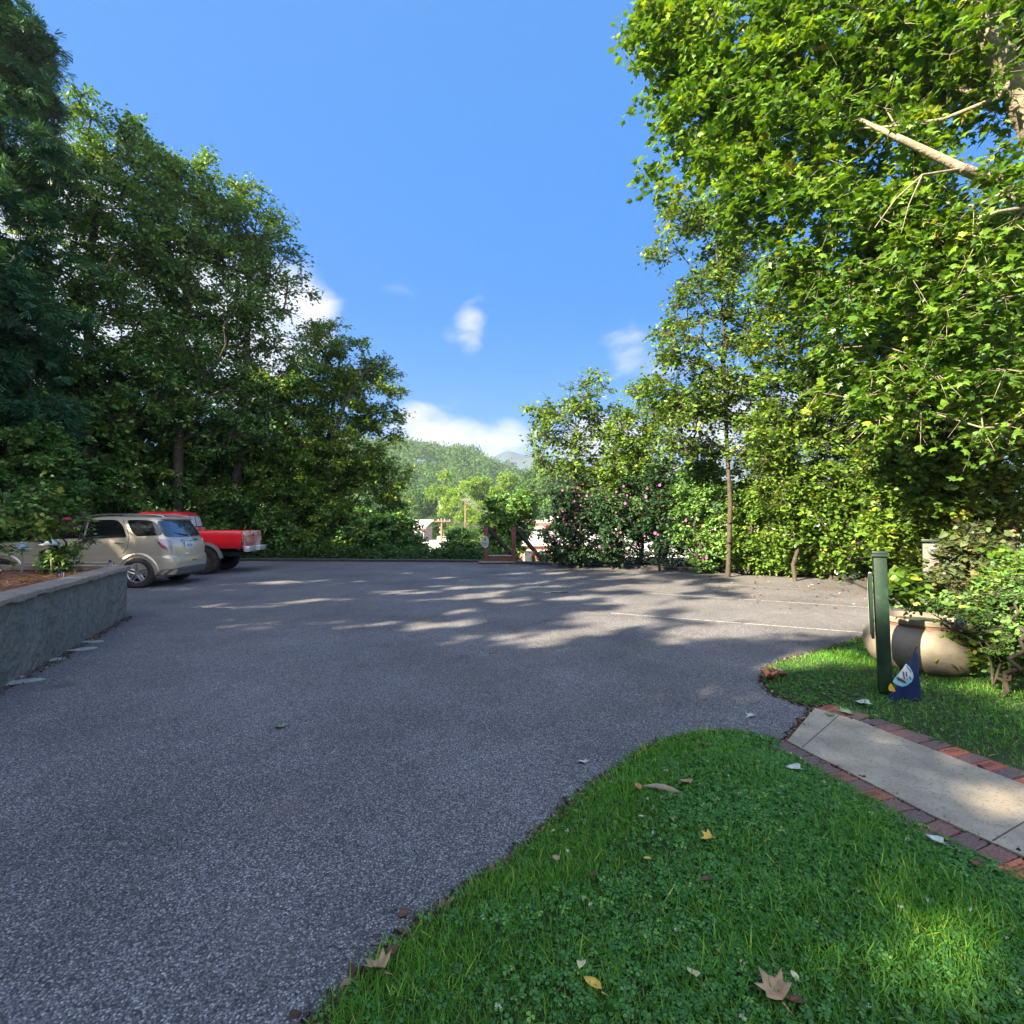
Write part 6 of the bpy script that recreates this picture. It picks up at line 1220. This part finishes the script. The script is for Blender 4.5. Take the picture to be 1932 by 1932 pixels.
    wp = MB(); a_ = Sf(.0, 1.22)[0] + [-.03, 0, 0]; b_ = Sf(.36, 1.27)[0] + [-.03, 0, 0]; wp.tube([tuple(a_), tuple((a_ + b_) / 2 + [0, 0, .0]), tuple(b_)], [.016, .011, .008], 6); wp.tube([tuple(Sf(.1, 1.225)[0] + [-.02, 0, 0]), tuple(Sf(.55, 1.30)[0] + [-.015, 0, 0])], .007, 6); wp.build('rear_wiper', MAT['plastic'], t)
    patch('bumper_trim', [(-.98, .44), (-.5, .46), (0, .47), (.5, .46), (.98, .44), (1.12, .28), (.6, .27), (0, .27), (-.6, .27), (-1.12, .28)], lambda u, z: Sf(u, z), MAT['plastic_grey'], t, off=.006, rings=5)
    q = Sf(0, .60)[0]; MB().box((q[0] - .004, -.02, .60), (.02, .20, .02), bev=.004).build('red_cord', vmat('red_cord', (.3, .03, .03), None, 5, .8), t)
    patch('windscreen', [(-.55, 1.2), (0, 1.2), (.55, 1.2), (.5, 1.56), (0, 1.6), (-.5, 1.56)], lambda y, z: (np.array([low.par(z)[1] - .03 * (y / .6) ** 2 - .08 * (abs(y) / .6) ** 4, y, z]), np.array([.7, 0, .7])), MAT['glass_dark'], t, rings=5)
    MB().box((-.3, 0, .28), (.5, 1.1, .12), bev=.03).box((1.4, 0, .3), (2.6, 1.3, .12), bev=.03).tube([(-.85, .45, .30), (-.6, .45, .30)], .03, 10).build('underbody', MAT['dark_under'], t)
    MB().tube([(.55, .0, 1.7), (.45, 0, 1.77)], [.012, .005], 6).build('aerial', MAT['plastic'], t)
    return t
make_suv()

def make_truck():
    t = thing('pickup_truck', 'red lifted pickup truck with a pale tailgate, parked beyond the beige car', 'pickup truck', (-9.22, 15.98, 0), R(188))
    # wheels
    for x in (0, 3.1):
        for s_ in (1, -1): wheel(t, x, s_ * .74, .40, .27, .2, 'steel', s_)
    W = .84; zb, zt = .76, 1.285
    mb = MB()   # box sides as rounded panels
    for s_ in (1, -1):
        sec = [(W - .055, zb), (W - .01, zb + .06), (W + .008, zb + .2), (W + .008, zt - .14), (W - .005, zt - .03), (W - .03, zt), (W - .075, zt), (W - .08, zb)]
        xs_ = np.linspace(-1.03, .60, 22); rows = [[mb.bm.verts.new((x, s_ * y, z)) for y, z in sec] for x in xs_]
        for i in range(len(rows) - 1):
            for k in range(len(sec)): mb.bm.faces.new((rows[i][k], rows[i + 1][k], rows[i + 1][(k + 1) % len(sec)], rows[i][(k + 1) % len(sec)]))
        mb.bm.faces.new(rows[0]); mb.bm.faces.new(rows[-1])
    mb.box((-.2, 0, zb + .03), (1.6, 1.5, .05)); mb.box((.57, 0, (zb + zt) / 2), (.05, 1.5, zt - zb))
    bed_ = mb.build('bed', MAT['paint_red'], t, sharp=40)
    # wheel arch cut in the box side
    c = MB().lathe([(.47, -1.2), (.47, 1.2)], (0, 0, .42), 'Y', 40).build('cutter', MAT['dark_under']); md = bed_.modifiers.new('b', 'BOOLEAN'); md.object = c; md.operation = 'DIFFERENCE'; md.solver = 'EXACT'
    bpy.context.view_layer.update(); nm = bpy.data.meshes.new_from_object(bed_.evaluated_get(bpy.context.evaluated_depsgraph_get())); bed_.modifiers.clear(); bed_.data = nm; bpy.data.objects.remove(c)
    nm.polygons.foreach_set('use_smooth', np.ones(len(nm.polygons), bool)); nm.set_sharp_from_angle(angle=R(35))
    for x in (0, 3.1):
        for s_ in (1, -1): arch_trim(t, x, .42, .455, s_ * (W + .02), MAT['plastic_grey'], .085, .12, math.pi - .12, 'fender_flare', .06)
    tg = MB().box((-1.045, 0, (zb + zt) / 2 + .005), (.05, 1.44, zt - zb - .01), bev=.015).build('tailgate', MAT['paint_mottled'], t); tg['label'] = 'pale pinkish tailgate'
    MB().box((-1.077, 0, zt - .16), (.008, 1.36, .012)).box((-1.077, 0, zb + .05), (.008, 1.36, .012)).build('crease', MAT['paint_red'], tg, sharp=0)
    MB().box((-1.08, 0, zt - .13), (.02, .14, .06), bev=.006).build('handle', MAT['plastic'], tg)
    for s_ in (1, -1):
        tl = MB().box((-1.035, s_ * (W - .075), 1.0), (.06, .15, .34), bev=.02).build('taillight', MAT['lens_red'], t)
        MB().box((-1.055, s_ * (W - .075), 1.075), (.045, .13, .07), bev=.01).build('turn_lens', MAT['lens_amber'], tl); MB().box((-1.055, s_ * (W - .075), .985), (.045, .13, .07), bev=.01).build('reverse_lens', MAT['lens_clear'], tl)
    bp = MB(); bp.box((-1.15, .47, .74), (.16, .62, .17), bev=.035); bp.box((-1.15, -.47, .74), (.16, .62, .17), bev=.035); bp.box((-1.15, 0, .715), (.15, .36, .11), bev=.02); bp.build('bumper', vmat('bumper_chrome', (.8, .8, .82), (.6, .62, .66), 9, .22, metal=.55), t)
    MB().box((-1.236, 0, .74), (.008, .30, .13)).build('licence_plate', MAT['plate'], t, sharp=0)
    cab = Shell([(.62, .65, 4.05, .80, .1, .08, .3, .25), (.75, .63, 4.18, .835, .1, .08, .35, .3), (1.0, .63, 4.2, .84, .1, .08, .35, .3), (1.15, .63, 4.1, .838, .1, .08, .4, .3), (1.24, .63, 3.7, .83, .12, .1, .5, .3), (1.30, .64, 2.95, .82, .14, .12, .3, .2), (1.45, .67, 2.75, .78, .16, .14, .25, .2), (1.62, .70, 2.45, .73, .18, .15, .25, .2), (1.76, .73, 2.2, .68, .2, .16, .25, .2), (1.82, .77, 2.1, .64, .22, .18, .25, .2), (1.855, .87, 1.95, .54, .2, .16, .2, .16), (1.865, .97, 1.8, .4, .2, .16, .2, .16)], rbow=.04)
    cab.mesh('cab', MAT['paint_red'], t, sorted(set(list(cab.r[:, 0]) + list(np.linspace(.7, 1.8, 14)))), [(3.1, .42, .455, .5, 1.2)])
    Sf, X = cab.surf_s, cab.surf_x
    bw = patch('rear_window', [(-.52, 1.73), (0, 1.74), (.52, 1.73), (.60, 1.62), (.63, 1.43), (0, 1.42), (-.63, 1.43), (-.60, 1.62)], Sf, vmat('glass_painted_bright', (.62, .68, .76), (.5, .56, .66), 3, .05, spec=1.0, coat=1), t, off=.004); bw['label'] = 'three-pane rear window with painted-in brightness'  # pale base colour paints in the bright reflection and see-through daylight
    for y in (-.17, .17): MB().tube([tuple(Sf(y, z)[0] + [-.014, 0, 0]) for z in (1.43, 1.58, 1.73)], .011, 6).build('mullion', MAT['plastic'], bw)
    MB().tube([tuple(Sf(u, z)[0] + [-.008, 0, 0]) for u, z in [(-.64, 1.42), (0, 1.41), (.64, 1.42), (.61, 1.62), (.53, 1.74), (0, 1.75), (-.53, 1.74), (-.61, 1.62), (-.64, 1.42)]], .012, 6, cap=False).build('seal', MAT['plastic'], bw)
    MB().box((.78, 0, 1.80), (.03, .22, .03), bev=.008).build('brake_light', MAT['lens_red'], t)
    pn = MB(); pn.box((.615, 0, 1.335), (.02, 1.36, .10), bev=.008).build('cab_back_panel', MAT['paint_mottled'], t)
    for sd in (1, -1):
        patch('side_window', [(1.2, 1.70), (1.2, 1.36), (1.66, 1.35), (1.66, 1.71)], X, MAT['glass_dark'], t, side=sd); patch('door_window', [(1.74, 1.71), (1.74, 1.35), (2.6, 1.33), (2.25, 1.68)], X, MAT['glass_dark'], t, side=sd)
        MB().box((2.6, sd * .95, 1.4), (.1, .2, .15), bev=.03).build('wing_mirror', MAT['plastic'], t)
    MB().box((1.4, 0, .58), (4.6, .9, .12), bev=.03).tube([(0, -.65, .4), (0, .65, .4)], .05, 10).lathe([(.02, -.14), (.12, -.1), (.14, 0), (.12, .1), (.02, .14)], (0, .1, .4), 'Y', 16).box((-.75, 0, .58), (.25, 1.0, .14), bev=.03).build('chassis', MAT['dark_under'], t)
    return t
make_truck()

# ------------------------------------------------------------------ the valley air
hz = MB().box((0, 2900, 20), (19000, 7400, 240)).build('haze', [], sharp=0); hz['kind'] = 'stuff'; hz['label'] = 'thin morning haze over the valley'; hz['category'] = 'haze'
hm = bpy.data.materials.new('haze'); hm.use_nodes = True; hn = hm.node_tree; hn.nodes.clear(); ho = hn.nodes.new('ShaderNodeOutputMaterial'); hv = hn.nodes.new('ShaderNodeVolumePrincipled')
hv.inputs['Color'].default_value = (.72, .84, 1, 1); hv.inputs['Density'].default_value = .0003; hv.inputs['Anisotropy'].default_value = .2; hn.links.new(hv.outputs[0], ho.inputs['Volume']); hz.data.materials.append(hm)
